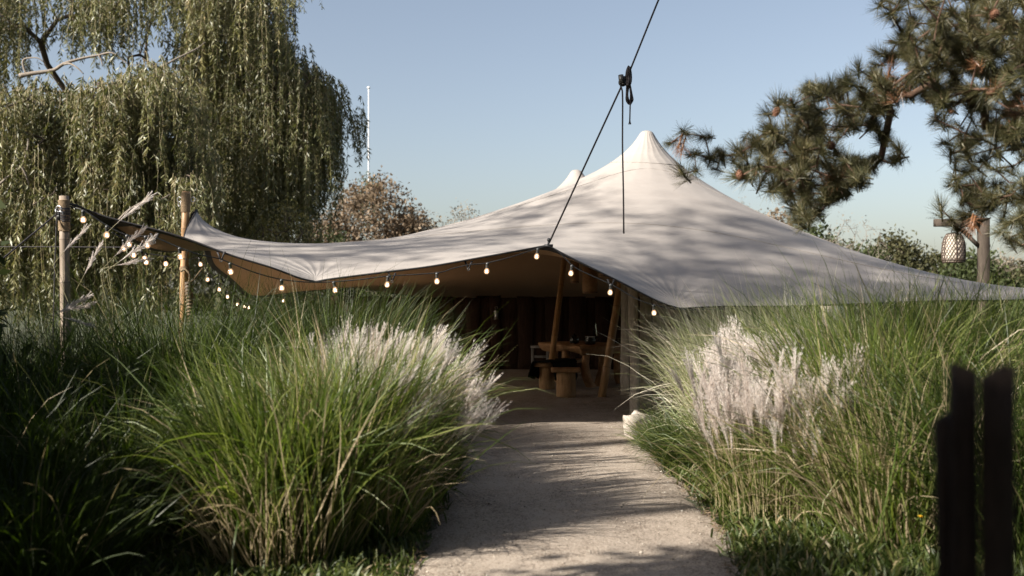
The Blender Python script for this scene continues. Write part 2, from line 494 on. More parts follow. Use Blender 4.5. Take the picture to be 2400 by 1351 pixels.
M['bulb'] = bulb_glass()
M['filament'] = filament_mat()

# ------------------------------------------------------------------ ground and path
r = np.random.default_rng(3)
g = MB()
xs = np.unique(np.r_[-400, -200, -100, -60, -40, np.arange(-30, 31, 1.5), 40, 60, 100, 200, 400])
ys = np.unique(np.r_[-300, -100, -50, np.arange(-20, 51, 1.5), 60, 80, 120, 200, 400, 700])
X, Y = np.meshgrid(xs, ys)
Z = -0.03 + 0.02 * np.sin(X * 0.7 + 1) * np.sin(Y * 0.6)
i = np.arange(len(ys) - 1)[:, None] * len(xs); j = np.arange(len(xs) - 1)[None, :]
Q = np.stack([i + j, i + j + 1, i + len(xs) + j + 1, i + len(xs) + j], -1)
g.add(np.stack([X, Y, Z], -1), Q)
tag(g.obj('ground', M['soil'], smooth=True), kind='structure')


def path_edges(y):
    yy = np.array([-6, 0, 4, 5.7, 6.2, 7.0, 8.0, 9.0, 10.0, 11.0, 12.0, 12.6, 13.2, 14.0, 18, 23.5])
    l = np.array([-1.2, -1.0, -0.75, -0.62, -0.62, -0.58, -0.55, -0.5, -0.52, -0.6, -0.75, -1.5, -3.0, -4.2, -4.3, -4.3])
    rr = np.array([0.9, 1.0, 1.2, 1.32, 1.42, 1.50, 1.50, 1.46, 1.48, 1.55, 1.68, 1.72, 2.0, 3.0, 7.0, 7.0])
    return np.interp(y, yy, l), np.interp(y, yy, rr)


p = MB()
ys = np.r_[np.arange(-6, 14, 0.12), np.arange(14, 23.6, 0.5)]
l, rr = path_edges(ys)
l = l + 0.05 * np.sin(ys * 5.1) + r.normal(0, 0.035, len(ys)); rr = rr + 0.05 * np.sin(ys * 4.3 + 2) + r.normal(0, 0.035, len(ys))
nx = 17
u = np.linspace(0, 1, nx)
X = l[:, None] + (rr - l)[:, None] * u
Y = np.repeat(ys[:, None], nx, 1)
Z = 0.012 + 0.012 * np.sin(X * 3.1 + 0.5 * Y) * np.sin(Y * 1.7) + 0.02 * np.sin(PI * u)[None, :]
Z[:, 0] = Z[:, -1] = -0.045
i = np.arange(len(ys) - 1)[:, None] * nx; j = np.arange(nx - 1)[None, :]
p.add(np.stack([X, Y, Z], -1), np.stack([i + j, i + j + 1, i + nx + j + 1, i + nx + j], -1))
path = tag(p.obj('path', M['path'], smooth=True), kind='structure')


def path_z(x, y):
    a, b = path_edges(y)
    u = np.clip((x - a) / (b - a), 0, 1)
    return 0.012 + 0.012 * np.sin(x * 3.1 + 0.5 * y) * np.sin(y * 1.7) + 0.02 * np.sin(PI * u)


# loose stones lying on the path
oct_v = np.array([(1, 0, 0), (0, 1, 0), (-1, 0, 0), (0, -1, 0), (0, 0, .7), (0, 0, -.4)], float)
oct_t = np.array([(0, 1, 4), (1, 2, 4), (2, 3, 4), (3, 0, 4), (1, 0, 5), (2, 1, 5), (3, 2, 5), (0, 3, 5)])
n = 9000
yy = 5.0 + 9.0 * r.random(n) ** 1.5
a, b = path_edges(yy)
e = r.beta(0.7, 0.7, n)
xx = a + (b - a) * (0.02 + 0.96 * e)
sz = 0.0028 + 0.0045 * r.random(n) ** 3 + 0.006 * (r.random(n) < 0.03)
ang = r.uniform(0, 6.28, n)
V = oct_v[None] * sz[:, None, None] * r.uniform(0.6, 1.3, (n, 6, 1))
ca, sa = np.cos(ang)[:, None], np.sin(ang)[:, None]
V = np.stack([V[..., 0] * ca - V[..., 1] * sa, V[..., 0] * sa + V[..., 1] * ca, V[..., 2]], -1)
V += np.stack([xx, yy, path_z(xx, yy) + sz * 0.3], -1)[:, None]
gm = MB().add(V, None, (oct_t[None] + 6 * np.arange(n)[:, None, None]), np.repeat(r.random(n), 6))
mg, nt, bs, _ = new_mat('loose_stone')
ta = N(nt, 'ShaderNodeAttribute', attribute_name='tint')
nt.links.new(ramp(nt, ta.outputs['Fac'], [(0.0, (0.12, 0.095, 0.07)), (0.6, (0.30, 0.26, 0.21)), (1.0, (0.48, 0.44, 0.38))]), bs.inputs['Base Color'])
bs.inputs['Roughness'].default_value = 0.9
tag(gm.obj('gravel', mg), 'loose small stones scattered over the sandy path', kind='stuff')
for q in ('wood_shade', 'wood_dark', 'wood_post', 'dark_cloth'): M[q].node_tree.nodes['Principled BSDF'].inputs['Specular IOR Level'].default_value = 0.12

# ------------------------------------------------------------------ the stretch tent
def seg_px(pts, n):
    return spline([at(*q) for q in pts], n)


P1, P2, AP, P3 = (192, 487, 10.2), (740, 659, 11.0), (1283, 574, 11.5), (1592, 722, 11.8)
P2B, RL = (462, 491, 13.5), (600, 697, 17.5)
segs = [
    seg_px([P1, (259, 510, 10.28), (380, 541, 10.42), (450, 563, 10.5), (538, 596, 10.6), (639, 627, 10.75), (700, 650, 10.9), P2], 46),
    seg_px([P2, (780, 652, 11.02), (900, 637, 11.12), (1010, 623, 11.22), (1107, 606, 11.33), (1196, 590, 11.42), AP], 40),
    seg_px([AP, (1344, 606, 11.52), (1448, 657, 11.6), (1540, 704, 11.7), P3], 26),
    np.vstack([seg_px([P3, (1700, 717, 11.9), (1870, 716, 12.15), (2200, 704, 13.0)], 24)[:-1], spline([at(2200, 704, 13.0), (7.1, 13.6, 1.60), (8.6, 14.3, 1.76)], 14)]),
    spline([(8.6, 14.3, 1.76), (7.7, 17.0, 1.60), (7.2, 20.0, 1.48), (7.0, 23.4, 1.45)], 36),
    spline([(7.0, 23.4, 1.45), (4.0, 23.2, 1.48), (1.0, 23.2, 1.50), (-1.5, 23.2, 1.56), (-3.9, 23.4, 1.9)], 40),
    spline([(-3.9, 23.4, 1.9), (-4.1, 21.5, 1.8), (-4.3, 19.5, 1.72), at(*RL)], 24),
    seg_px([RL, (574, 692, 17.0), (535, 655, 16.0), (494, 622, 14.9), (480, 584, 14.1), (468, 530, 13.65), P2B], 28),
    seg_px([P2B, (436, 539, 13.0), (419, 584, 12.1), (352, 583, 11.3), (300, 556, 10.85), (256, 526, 10.5), P1], 28),
]
LOOP = np.vstack([s_[:-1] for s_ in segs])
PEAKS = [(2.30, 17.0, 4.50), (1.29, 20.0, 4.22)]


def solve_tent():
    nb = len(LOOP)
    b2 = LOOP[:, :2]
    # inset loop for the webbing
    prev, nxt = np.roll(b2, 1, 0), np.roll(b2, -1, 0)
    tn = nxt - prev; tn /= np.linalg.norm(tn, axis=1)[:, None]
    inn = np.stack([-tn[:, 1], tn[:, 0]], 1)
    area = 0.5 * np.sum(b2[:, 0] * nxt[:, 1] - nxt[:, 0] * b2[:, 1])
    if area < 0: inn = -inn

    def inside(p):
        x, y = p[:, 0:1], p[:, 1:2]
        x0, y0, x1, y1 = b2[:, 0], b2[:, 1], nxt[:, 0], nxt[:, 1]
        c = ((y0 > y) != (y1 > y)) & (x < (x1 - x0) * (y - y0) / (y1 - y0 + 1e-12) + x0)
        return c.sum(1) % 2 == 1

    def dist(p):
        a = b2[None]; d = (nxt - b2)[None]; q = p[:, None] - a
        t = np.clip((q * d).sum(-1) / ((d * d).sum(-1) + 1e-12), 0, 1)
        return np.linalg.norm(q - t[..., None] * d, axis=-1).min(1)
    ins = b2 + 0.07 * inn
    ok = inside(ins) & (dist(ins) > 0.045)
    ins = ins[ok]
    rings = []
    for (px, py, pz) in PEAKS:
        rings.append(np.array([[px, py]]))
        for q, rad in enumerate([0.06, 0.11, 0.15, 0.20, 0.27, 0.36, 0.48, 0.64, 0.84]):
            k = 14 if q < 3 else 20
            a = np.arange(k) * 2 * PI / k + q * 0.3
            rings.append(np.stack([px + rad * np.cos(a), py + rad * np.sin(a)], 1))
    rings = np.vstack(rings)
    h = 0.27
    gx, gy = np.meshgrid(np.arange(-5.5, 9.5, h), np.arange(9.5, 24.5, h * 0.866))
    gx = gx + (np.arange(gx.shape[0]) % 2)[:, None] * h / 2
    gp = np.stack([gx.ravel(), gy.ravel()], 1)
    gp = gp[inside(gp)]
    gp = gp[dist(gp) > 0.17]
    for (px, py, pz) in PEAKS:
        gp = gp[np.hypot(gp[:, 0] - px, gp[:, 1] - py) > 1.0]
    allp = np.vstack([b2, ins, rings, gp])
    e = [(q, (q + 1) % nb) for q in range(nb)]
    vo, eo, fo, ov, _, _ = delaunay_2d_cdt([Vector(q) for q in allp], e, [list(range(nb))], 1, 1e-5)
    V = np.array([(q.x, q.y) for q in vo]); F = np.array([list(f) for f in fo])
    src = np.array([o[0] if o else -1 for o in ov])
    n = len(V)
    L = np.zeros((n, n))
    for (a, b_, c) in ((0, 1, 2), (1, 2, 0), (2, 0, 1)):
        p0, p1, p2 = V[F[:, a]], V[F[:, b_]], V[F[:, c]]
        u, w = p0 - p2, p1 - p2
        mid = (p0 + p1 + p2) / 3
        wt = np.minimum.reduce([np.hypot(mid[:, 0] - k_[0], mid[:, 1] - k_[1]) for k_ in PEAKS]).clip(.12) ** -.42
        cot = (u * w).sum(1) / (np.abs(u[:, 0] * w[:, 1] - u[:, 1] * w[:, 0]) + 1e-9) * 0.5 * wt
        np.add.at(L, (F[:, a], F[:, b_]), cot); np.add.at(L, (F[:, b_], F[:, a]), cot)
    L = np.diag(L.sum(1)) - L
    z = np.zeros(n); fix = np.zeros(n, bool)
    isb = (src >= 0) & (src < nb)
    fix[isb] = True; z[isb] = LOOP[src[isb], 2]
    for (px, py, pz) in PEAKS:
        rr_ = np.hypot(V[:, 0] - px, V[:, 1] - py)
        m = rr_ < 0.13
        fix[m] = True; z[m] = pz - 0.03 - 3.0 * rr_[m] ** 2
    fr = ~fix
    rhs = -L[np.ix_(fr, fix)] @ z[fix]
    z[fr] = np.linalg.solve(L[np.ix_(fr, fr)], rhs)
    band = (src >= 0) & (src < nb + len(ins))
    return np.c_[V, z], F, band, isb


TV, TF, TBAND, TISB = solve_tent()
# triangle winding: normals up
c = np.cross(TV[TF[:, 1]] - TV[TF[:, 0]], TV[TF[:, 2]] - TV[TF[:, 0]])
TF[c[:, 2] < 0] = TF[c[:, 2] < 0][:, ::-1]
vn = np.zeros_like(TV)
c = np.cross(TV[TF[:, 1]] - TV[TF[:, 0]], TV[TF[:, 2]] - TV[TF[:, 0]])
for q in range(3): np.add.at(vn, TF[:, q], c)
vn /= np.linalg.norm(vn, axis=1)[:, None]
TBVH = BVHTree.FromPolygons([Vector(v) for v in TV], [list(f) for f in TF])


def tent_z(x, y, default=1.7):
    h = TBVH.ray_cast(Vector((x, y, 20)), Vector((0, 0, -1)))
    return h[0].z if h[0] else default


tent = thing('stretch_tent', 'large pale stretch tent with two peaks, open at the end of the path', 'tent', (2.3, 17, 0))
off = np.array([2.3, 17, 0])
canopy = MB().add(TV - off, None, TF).obj('canopy', M['canopy'], tent, True)
# fine surface between the solved points
sb = canopy.modifiers.new('smooth', 'SUBSURF'); sb.levels = sb.render_levels = 1; sb.boundary_smooth = 'PRESERVE_CORNERS'
bandtri = TBAND[TF].all(1)
LV = TV - off - vn * 0.014
MB().add(LV, None, TF[~bandtri][:, ::-1]).obj('lining', M['lining'], tent, True)
MB().add(TV - off - vn * 0.018, None, TF[bandtri][:, ::-1]).obj('edge_webbing', M['tape'], tent, True)
hem = MB()
tube(hem, np.vstack([LOOP, LOOP[:1]]) - off - np.array([0, 0, 0.008]), 0.011, 5, False)
hem.obj('hem', M['tape'], tent, True)
# sewn seams of the fabric panels, lying on the cloth
for (y0, x0, x1) in ((14.2, -3.6, 6.4), (16.2, -3.8, 6.8), (18.6, -3.9, 7.0)):
    pts = np.array([(x, y0 + 0.05 * math.sin(x), tent_z(x, y0 + 0.05 * math.sin(x)) + 0.003) for x in np.linspace(x0, x1, 60)]) - off
    sm = MB(); tube(sm, pts, 0.006, 4, False); sm.obj('seam', M['canopy'], tent, True)
px, py, pz = PEAKS[0]
for rad in (0.62,):
    pts = []
    for a in np.linspace(0, 2 * PI, 49):
        x, y = px + rad * math.cos(a), py + rad * math.sin(a)
        pts.append((x, y, tent_z(x, y) + 0.003))
    sm = MB(); tube(sm, np.array(pts) - off, 0.007, 4, False); sm.obj('seam', M['canopy'], tent, True)

def ring(mb, c, R, rr_, axis=(0, 1, 0), k=16):
    a = np.linspace(0, 2 * PI, k + 1)
    ax = Vector(axis).normalized(); u = ax.orthogonal().normalized(); w = ax.cross(u)
    P = np.array([np.array(c) + R * (math.cos(t) * np.array(u) + math.sin(t) * np.array(w)) for t in a])
    tube(mb, P, rr_, 5, False)


# ------------------------------------------------------------------ bamboo poles
def bamboo(name, label, base, top, R0, R1, mat, nodes, wraps=None, group=None, k=14, cat='pole'):
    base, top = np.array(base, float), np.array(top, float)
    t = thing(name, label, cat, base, 0, group)
    d = top - base; L = np.linalg.norm(d); d /= L
    zs = [0.0]; rs = [R0]
    for q in range(1, nodes):
        z = L * q / nodes; rad = R0 + (R1 - R0) * q / nodes
        zs += [z - 0.025, z - 0.008, z + 0.008, z + 0.03]; rs += [rad, rad * 1.05, rad * 1.05, rad * 0.985]
    zs.append(L); rs.append(R1)
    m = MB(); lathe(m, np.c_[rs, zs], k)
    rt = rot_to(d)
    link('culm', m.mesh('culm', mat, True), t, rot=rt)
    for q in range(1, nodes):
        m = MB(); rad = (R0 + (R1 - R0) * q / nodes) * 1.045; z = L * q / nodes
        lathe(m, [(rad, z - 0.004), (rad * 1.015, z), (rad, z + 0.004)], k, closed_top=False, closed_bot=False)
        link('node_ring', m.mesh('node_ring', M['cane'], True), t, rot=rt)
    for (z0, z1, wm, pitch) in (wraps or []):
        m = MB(); turns = (z1 - z0) / pitch
        a = np.linspace(0, turns * 2 * PI, int(turns * 12) + 2)
        rad = R0 + (R1 - R0) * (z0 + (z1 - z0) * a / a[-1]) / L + pitch * 0.42
        P = np.stack([rad * np.cos(a), rad * np.sin(a), z0 + (z1 - z0) * a / a[-1]], 1)
        tube(m, P, pitch * 0.52, 5)
        link('rope_wrap', m.mesh('rope_wrap', wm, True), t, rot=rt)
    return t


pA_top = at(150, 460, 10.1); pA_top[2] = EYE + 240 / FP * 10.1
bamboo('bamboo_pole', 'thick weathered bamboo pole with dark rope at its top, holding the outermost tent corner', at(157, 700, 10.1) - np.array([0, 0, 1.6]), pA_top, 0.054, 0.047, M['bamboo_grey'], 6,
       [(2.28, 2.60, M['jute'], 0.012), (2.38, 2.52, M['rope'], 0.016)], 'bamboo poles')
b0 = at(425, 700, 13.4) - np.array([0, 0, 1.6])
bamboo('bamboo_pole', 'bamboo pole with jute cap wound round its top behind the raised side corner', b0, at(436, 449, 13.4), 0.060, 0.051, M['bamboo'], 6,
       [(2.76, 3.02, M['jute'], 0.014), (1.98, 2.02, M['jute'], 0.014)], 'bamboo poles')
bamboo('bamboo_pole', 'leaning bamboo pole standing in front of the table, holding the front peak', (1.43, 15.9, 0.0), (2.27, 16.96, 4.40), 0.066, 0.05, M['bamboo'], 9, None, 'bamboo poles')
bamboo('bamboo_pole', 'inner bamboo pole rising behind the table to the rear peak', (0.62, 17.25, 0.0), (1.27, 19.96, 4.12), 0.058, 0.048, M['bamboo'], 9, None, 'bamboo poles')
sp0 = at(450, 780, 13.2); sp0[2] = 0
t = thing('rope_bound_stake', 'short stake bound in pale rope beside the jute capped bamboo pole', 'stake', sp0)
m = MB(); Ps = [(0, 0, 0), (0.0, 0, .7), (-0.02, 0, 1.3), (-0.04, 0, 1.72), (-0.05, 0, 1.82)]
tube(m, spline(Ps, 14), np.r_[np.full(11, 0.034), 0.042, 0.048, 0.044], 9); m.obj('stake_shaft', M['bamboo_grey'], t, True)
m = MB(); a = np.linspace(0, 40 * PI, 420); zz = np.linspace(0.9, 1.80, 420)
tube(m, np.stack([0.042 * np.cos(a) - 0.05 * np.clip((zz - .9) / .9, 0, 1), 0.042 * np.sin(a), zz], 1), 0.010, 5); m.obj('rope_wrap', M['jute'], t, True)
m = MB(); tube(m, spline([(-0.05, 0, 1.8), (-0.02, -.02, 1.90), (-0.10, .02, 1.99), (-0.18, .1, 1.96)], 12), 0.014, 6)
tube(m, spline([(-0.05, -.03, 1.8), (0.02, -.02, 1.84), (0.10, -.05, 1.93), (0.16, -.06, 2.0)], 12), 0.010, 6); m.obj('tie_rope', M['jute'], t, True)

# ------------------------------------------------------------------ ropes
def rope(name, label, P, R=0.008, n=40, sag=0.0, cat='rope', mat=None):
    P = spline(P, n)
    if sag: P[:, 2] -= sag * np.sin(np.linspace(0, PI, n))
    m = MB(); tube(m, P - P[0], R, 6)
    o = m.obj(name, mat or M['rope'], None, True, loc=P[0])
    return tag(o, label, cat)


rope('guy_rope', 'black guy rope slanting down from the dark wound bamboo pole', [at(140, 496, 10.1), at(0, 612, 9.4), at(-160, 740, 8.7)], 0.008)
rope('hanging_rope', 'thin black rope hanging straight down beside the dark wound bamboo pole', [at(133, 505, 10.0), at(128, 640, 10.0), at(124, 800, 10.0)], 0.006)
rope('taut_line', 'thin level black line running behind both outer bamboo poles', [at(-400, 582, 13.9), at(0, 579, 13.8), at(300, 580, 13.7), at(480, 581, 13.6)], 0.007)
rope('corner_strap', 'black strap tying the outermost tent corner to its pole', [at(160, 479, 10.1), at(176, 481, 10.15), at(196, 489, 10.2)], 0.012, 12, cat='strap')
rope('corner_strap', 'short strap between the raised side corner and the jute capped pole', [at(441, 528, 13.45), at(450, 505, 13.45), at(462, 491, 13.5)], 0.012, 12, cat='strap')
t = thing('shackle', 'steel shackle and hooks on the far side of the dark wound pole', 'shackle', at(138, 490, 10.05))
m = MB(); ring(m, (0, 0, 0), 0.03, 0.007, (0.3, 1, 0.1)); ring(m, (-0.03, 0, -0.03), 0.028, 0.007, (1, 0.4, 0.1)); m.obj('hook', M['steel'], t, True)
m = MB(); ring(m, (0.02, 0.0, -0.05), 0.024, 0.006, (0.2, 1, 0.4)); m.obj('hook', M['steel'], t, True)
m = MB(); tube(m, [(0.0, 0, -0.05), (0, 0, -0.11)], 0.016, 8); m.obj('pulley_block', M['rubber'], t, True)
t = thing('shackle', 'steel carabiners hanging from the jute cap of the second pole', 'shackle', at(421, 468, 13.4))
m = MB(); ring(m, (0, 0, 0), 0.032, 0.007, (0.2, 1, 0)); ring(m, (0.0, 0, -0.06), 0.03, 0.007, (0.7, 1, 0)); m.obj('hook', M['steel'], t, True)
m = MB(); ring(m, (0.18, 0, 0), 0.032, 0.007, (0.2, 1, 0)); m.obj('hook', M['steel'], t, True)

# rope that lifts the doorway: from the tent edge up past a pulley to the pine
hook0, pul, up = at(1287, 570, 11.5), at(1456, 204, 10.55), at(1560, -40, 10.0)
rope('hoist_rope', 'black rope pulled tight from the doorway edge up to the pulley', [hook0, (hook0 + pul) / 2, pul], 0.010)
rope('hoist_rope', 'black rope leading from the pulley up out towards the pine', [at(1474, 172, 10.5), up, at(1655, -262, 9.5)], 0.010)
rope('rope_tail', 'long loose rope end hanging from the pulley in front of the tent', [at(1454, 203, 10.5), at(1459, 222, 10.48), at(1459, 340, 10.48), at(1461, 450, 10.48), at(1462, 548, 10.48)], 0.0085)
pk = thing('pulley', 'black pulley block with a bundle of coiled rope hung in the sky', 'pulley', at(1466, 190, 10.5))
o0 = at(1466, 190, 10.5)
m = MB()
for q in (-1, 1):
    P = np.array([at(1458 + 3 * q, 178 + 2 * q, 10.5 + 0.02 * q), at(1460 + 3 * q, 196, 10.5 + 0.02 * q)]) - o0
    tube(m, P, 0.028, 8)
m.obj('cheek', M['socket'], pk, True)
m = MB(); ring(m, at(1459, 194, 10.5) - o0, 0.03, 0.016, (0, 1, 0)); m.obj('wheel', M['rubber'], pk, True)
r = np.random.default_rng(5)
m = MB()
for q in range(13):
    a = np.linspace(0, 2 * PI, 22); ph = r.uniform(-.4, .4)
    cx, cy_ = at(1473, 181, 10.47 + 0.012 * q / 2)[[0, 2]]
    P = np.stack([cx + (0.006 + .030 * q / 13 + .004 * r.normal()) * np.cos(a) + 0.03 * np.sin(a) * ph, np.full(22, 10.44 + .008 * q) + 0.02 * np.sin(2 * a + ph), cy_ + (0.10 + 0.012 * r.normal()) * np.sin(a)], 1)
    tube(m, P - o0, 0.0095, 5, False)
m.obj('rope_coil', M['rope'], pk, True)
m = MB()
for q in range(4):
    P = [at(1472 + 2 * q - 3, 196, 10.46 + .01 * q), at(1468 + q, 222, 10.46), at(1468 + 2 * q, 236, 10.46), at(1475 + q, 245, 10.46 + .01 * q), at(1483 - q, 236, 10.46), at(1481 - q, 222, 10.46), at(1476, 196, 10.46)]
    tube(m, spline(P, 26) - o0, 0.0085, 5, False)
m.obj('rope_loop', M['rope'], pk, True)
m = MB(); tube(m, spline([at(1478, 215, 10.45), at(1477, 246, 10.45), at(1476, 284, 10.45)], 10) - o0, 0.008, 6)
tube(m, np.array([at(1476, 284, 10.45), at(1474, 292, 10.45)]) - o0, 0.007, 5); tube(m, np.array([at(1476, 284, 10.45), at(1478, 292, 10.45)]) - o0, 0.007, 5)
m.obj('rope_end', M['rope'], pk, True)
m = MB()
c0 = at(1286, 572, 11.48)
ck = thing('edge_clamp', 'black clamp with a ball knob where the hoist rope grips the doorway edge', 'clamp', c0)
m.add(*[x for x in (lathe(MB(), [(0.0, -.022), (.018, -.016), (.024, 0), (.018, .016), (0.004, .022)], 12).arrays()[:3])]); m.obj('knob', M['rubber'], ck, True, loc=(0.004, 0, 0.045))
m = MB(); tube(m, [(0, 0, .03), (-0.005, 0, -.02)], 0.012, 8); tube(m, [(-.05, 0, -.02), (.05, 0, -.02)], 0.016, 8); m.obj('jaw', M['rubber'], ck, True)

# ------------------------------------------------------------------ festoon lights
m = MB(); lathe(m, [(0.014, -0.062), (0.0165, -0.055), (0.0165, -0.02), (0.019, -0.018), (0.019, -0.006), (0.012, 0.0), (0.006, 0.008)], 12); SOCK = m.mesh('socket', M['socket'], True)
m = MB(); lathe(m, [(0.004, -0.128), (0.014, -0.126), (0.0235, -0.117), (0.029, -0.104), (0.030, -0.095), (0.027, -0.083), (0.020, -0.072), (0.0145, -0.064), (0.0135, -0.058)], 16); BULB = m.mesh('bulb', M['bulb'], True)
m = MB()
for q in range(4):
    a = q * PI / 2
    tube(m, [(0.011 * math.cos(a), 0.011 * math.sin(a), -0.112), (0.006 * math.cos(a + .5), 0.006 * math.sin(a + .5), -0.080)], 0.0032, 5)
FIL = m.mesh('filament', M['filament'], True)


def light_string(label, cable_pts, bulbs, n=120, lens=None):
    o0 = np.array(cable_pts[0], float)
    t = thing('festoon_string', label, 'string lights', o0)
    P = spline(cable_pts, n)
    m = MB(); tube(m, P - o0, 0.007, 5); m.obj('cable', M['rubber'], t, True)
    for q, c in enumerate(bulbs):
        c = np.array(c, float)                     # centre of the glass
        k = np.argmin(np.linalg.norm(P - (c + [0, 0, .095]), axis=1))
        top = P[k]
        d = c - top; d /= np.linalg.norm(d)
        # hang: socket at the cable, tipped a little
        hang = Vector((d[0], d[1], min(d[2], -0.5))).normalized()
        M4 = rot_to(-hang)
        s_ = link('socket', SOCK, t, top - o0, M4)
        b_ = link('bulb', BULB, t, top - o0, M4)
        link('filament', FIL, b_)
    return t


fr = [at(165, 484, 10.12), at(200, 496, 10.1), at(252, 530, 10.15), at(300, 552, 10.2), at(355, 555, 10.25), at(400, 572, 10.3), at(424, 582, 10.32), at(470, 598, 10.4), at(512, 606, 10.5), at(545, 619, 10.55), at(600, 640, 10.65),
      at(664, 656, 10.8), at(742, 662, 10.95), at(830, 657, 11.0), at(905, 648, 11.05), at(1023, 640, 11.15), at(1060, 630, 11.2), at(1100, 621, 11.25), at(1140, 617, 11.3), at(1200, 602, 11.35), at(1250, 586, 11.4), at(1283, 578, 11.42),
      at(1310, 592, 11.44), at(1346, 626, 11.46), at(1390, 648, 11.5), at(1438, 670, 11.53), at(1490, 700, 11.58), at(1533, 715, 11.62), at(1600, 726, 11.7), at(1720, 724, 11.85)]
light_string('festoon cable of lit bulbs along the front edge of the tent', fr,
             [at(195, 514, 10.1), at(250, 549, 10.15), at(300, 564, 10.2), at(345, 574, 10.25), at(422, 592, 10.32), at(540, 630, 10.55), at(660, 668, 10.8), at(785, 678, 10.97), at(908, 663, 11.05), at(1024, 656, 11.15), at(1141, 631, 11.3), at(1258, 600, 11.4), at(1338, 641, 11.46), at(1430, 686, 11.53), at(1533, 736, 11.62)], 260)
bk = [at(262, 545, 10.6), at(290, 562, 10.8), at(314, 578, 11.0), at(340, 594, 11.2), at(360, 597, 11.5), at(388, 601, 12.0), at(420, 606, 12.8), at(444, 608, 13.4), at(468, 604, 13.8), at(480, 618, 14.1), at(488, 640, 14.4), at(514, 664, 15.0), at(534, 682, 15.6), at(556, 700, 16.2), at(571, 706, 16.8), at(582, 709, 17.3), at(620, 706, 18.0), at(664, 694, 18.6), at(700, 690, 19.0)]
light_string('festoon cable of smaller looking bulbs trailing along the side opening behind the poles', bk,
             [at(290, 571, 10.8), at(314, 588, 11.0), at(336, 600, 11.15), at(343, 606, 11.25), at(388, 612, 12.0), at(469, 613, 13.8), at(487, 651, 14.4), at(514, 675, 15.0), at(533, 696, 15.6), at(556, 711, 16.2), at(572, 713, 16.8), at(583, 718, 17.3), at(664, 703, 18.6)], 200)
# webbing brackets that clip the cable to the tent edge
for (bx, by, Yd, lab) in ((1098, 612, 11.33, 'grey webbing bracket clipping the lights to the edge above the tall green grass'), (919, 640, 11.13, 'webbing bracket on the edge nearest the low front corner'), (1432, 655, 11.58, 'webbing bracket on the edge right of the doorway top'), (518, 590, 10.57, 'black webbing bracket under the wing of the tent'), (362, 547, 10.38, 'small black webbing loop near the tip of the wing')):
    c0 = at(bx, by, Yd)
    t = thing('light_bracket', lab, 'bracket', c0, group='brackets along the tent edge')
    for s_ in (-1, 1):
        m = MB()
        x0, x1 = s_ * 0.045, s_ * 0.006
        m.add([(x0 - .018 * s_, 0, 0), (x0 + .006 * s_, 0, 0), (x1 + .008 * s_, 0, -.085), (x1 - .008 * s_, 0, -.085), (x0 - .018 * s_, .006, 0), (x0 + .006 * s_, .006, 0), (x1 + .008 * s_, .006, -.085), (x1 - .008 * s_, .006, -.085)],
              [(0, 1, 2, 3), (4, 7, 6, 5), (0, 4, 5, 1), (1, 5, 6, 2), (2, 6, 7, 3), (3, 7, 4, 0)])
        m.obj('strap', M['tape'], t)
    m = MB(); ring(m, (0, 0, -0.095), 0.013, 0.004); m.obj('clip', M['socket'], t, True)

# ------------------------------------------------------------------ inside the tent
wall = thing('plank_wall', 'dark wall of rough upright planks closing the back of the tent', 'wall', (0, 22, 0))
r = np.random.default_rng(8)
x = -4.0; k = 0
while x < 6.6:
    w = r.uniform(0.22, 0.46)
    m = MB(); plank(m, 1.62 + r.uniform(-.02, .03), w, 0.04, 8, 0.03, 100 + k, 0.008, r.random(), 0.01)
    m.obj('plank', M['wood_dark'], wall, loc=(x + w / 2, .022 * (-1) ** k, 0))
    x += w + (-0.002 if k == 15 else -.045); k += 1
for z in (0.3, 1.5):
    m = MB(); m.add(*MB().put(plank(MB(), 10.6, 0.1, 0.06, 6).arrays(), Matrix.Rotation(PI / 2, 4, 'Y')).arrays()[:2]); m.obj('rail', M['wood_dark'], wall, loc=(-4.0, 0.08, z))
t = thing('wall_lantern', 'small metal lantern hung on the dark plank wall', 'lantern', at(1163, 738, 21.9))
m = MB(); lathe(m, [(.05, -.1), (.055, -.09), (.045, -.08), (.045, .05), (.06, .06), (.02, .12)], 10); m.obj('lantern_body', M['steel'], t, True)
m = MB(); ring(m, (0, 0, .15), .03, .005); m.obj('handle', M['steel'], t, True)

# live-edge table
A, B_ = np.array([0.51, 19.0]), np.array([1.19, 17.3]); dirv = (B_ - A) / np.linalg.norm(B_ - A); nrm = np.array([-dirv[1], dirv[0]]) * -1
nrm = np.array([0.80, 0.60])
tb = thing('live_edge_table', 'heavy table of one thick live edge slab inside the tent', 'table', (1.3, 18.2, 0))
o2 = np.array([1.3, 18.2, 0])
m = MB(); nseg = 14; V = []
rt_ = np.random.default_rng(12)
for q in range(nseg + 1):
    p0 = A + (B_ - A) * q / nseg
    wv = 0.035 * math.sin(q * 0.9) + rt_.normal(0, 0.012); dz = 0.02 * math.sin(q * .7 + 1)
    e0 = p0 - nrm * (0.02 + wv); e1 = p0 + nrm * 1.15
    th = 0.13 + 0.03 * math.sin(q * .55)
    V += [(*(e0 + nrm * .02), 0.765), (*e0, 0.735), (*(e0 + nrm * .035), 0.69 - dz), (*(e0 + nrm * .08), 0.765 - th), (*e1, 0.765 - th), (*(e1 + nrm * .03), 0.70), (*e1, 0.765)]
V = np.array(V) - o2; kq = 7
i = np.arange(nseg)[:, None] * kq; j = np.arange(kq)[None]; j2 = (j + 1) % kq
Q = np.stack([i + j, i + j2, i + kq + j2, i + kq + j], -1).reshape(-1, 4)
c_ = len(V); V = np.vstack([V, V[:kq].mean(0), V[-kq:].mean(0)]); e0 = nseg * kq
T = [(c_, (q + 1) % kq, q) for q in range(kq)] + [(c_ + 1, e0 + q, e0 + (q + 1) % kq) for q in range(kq)]
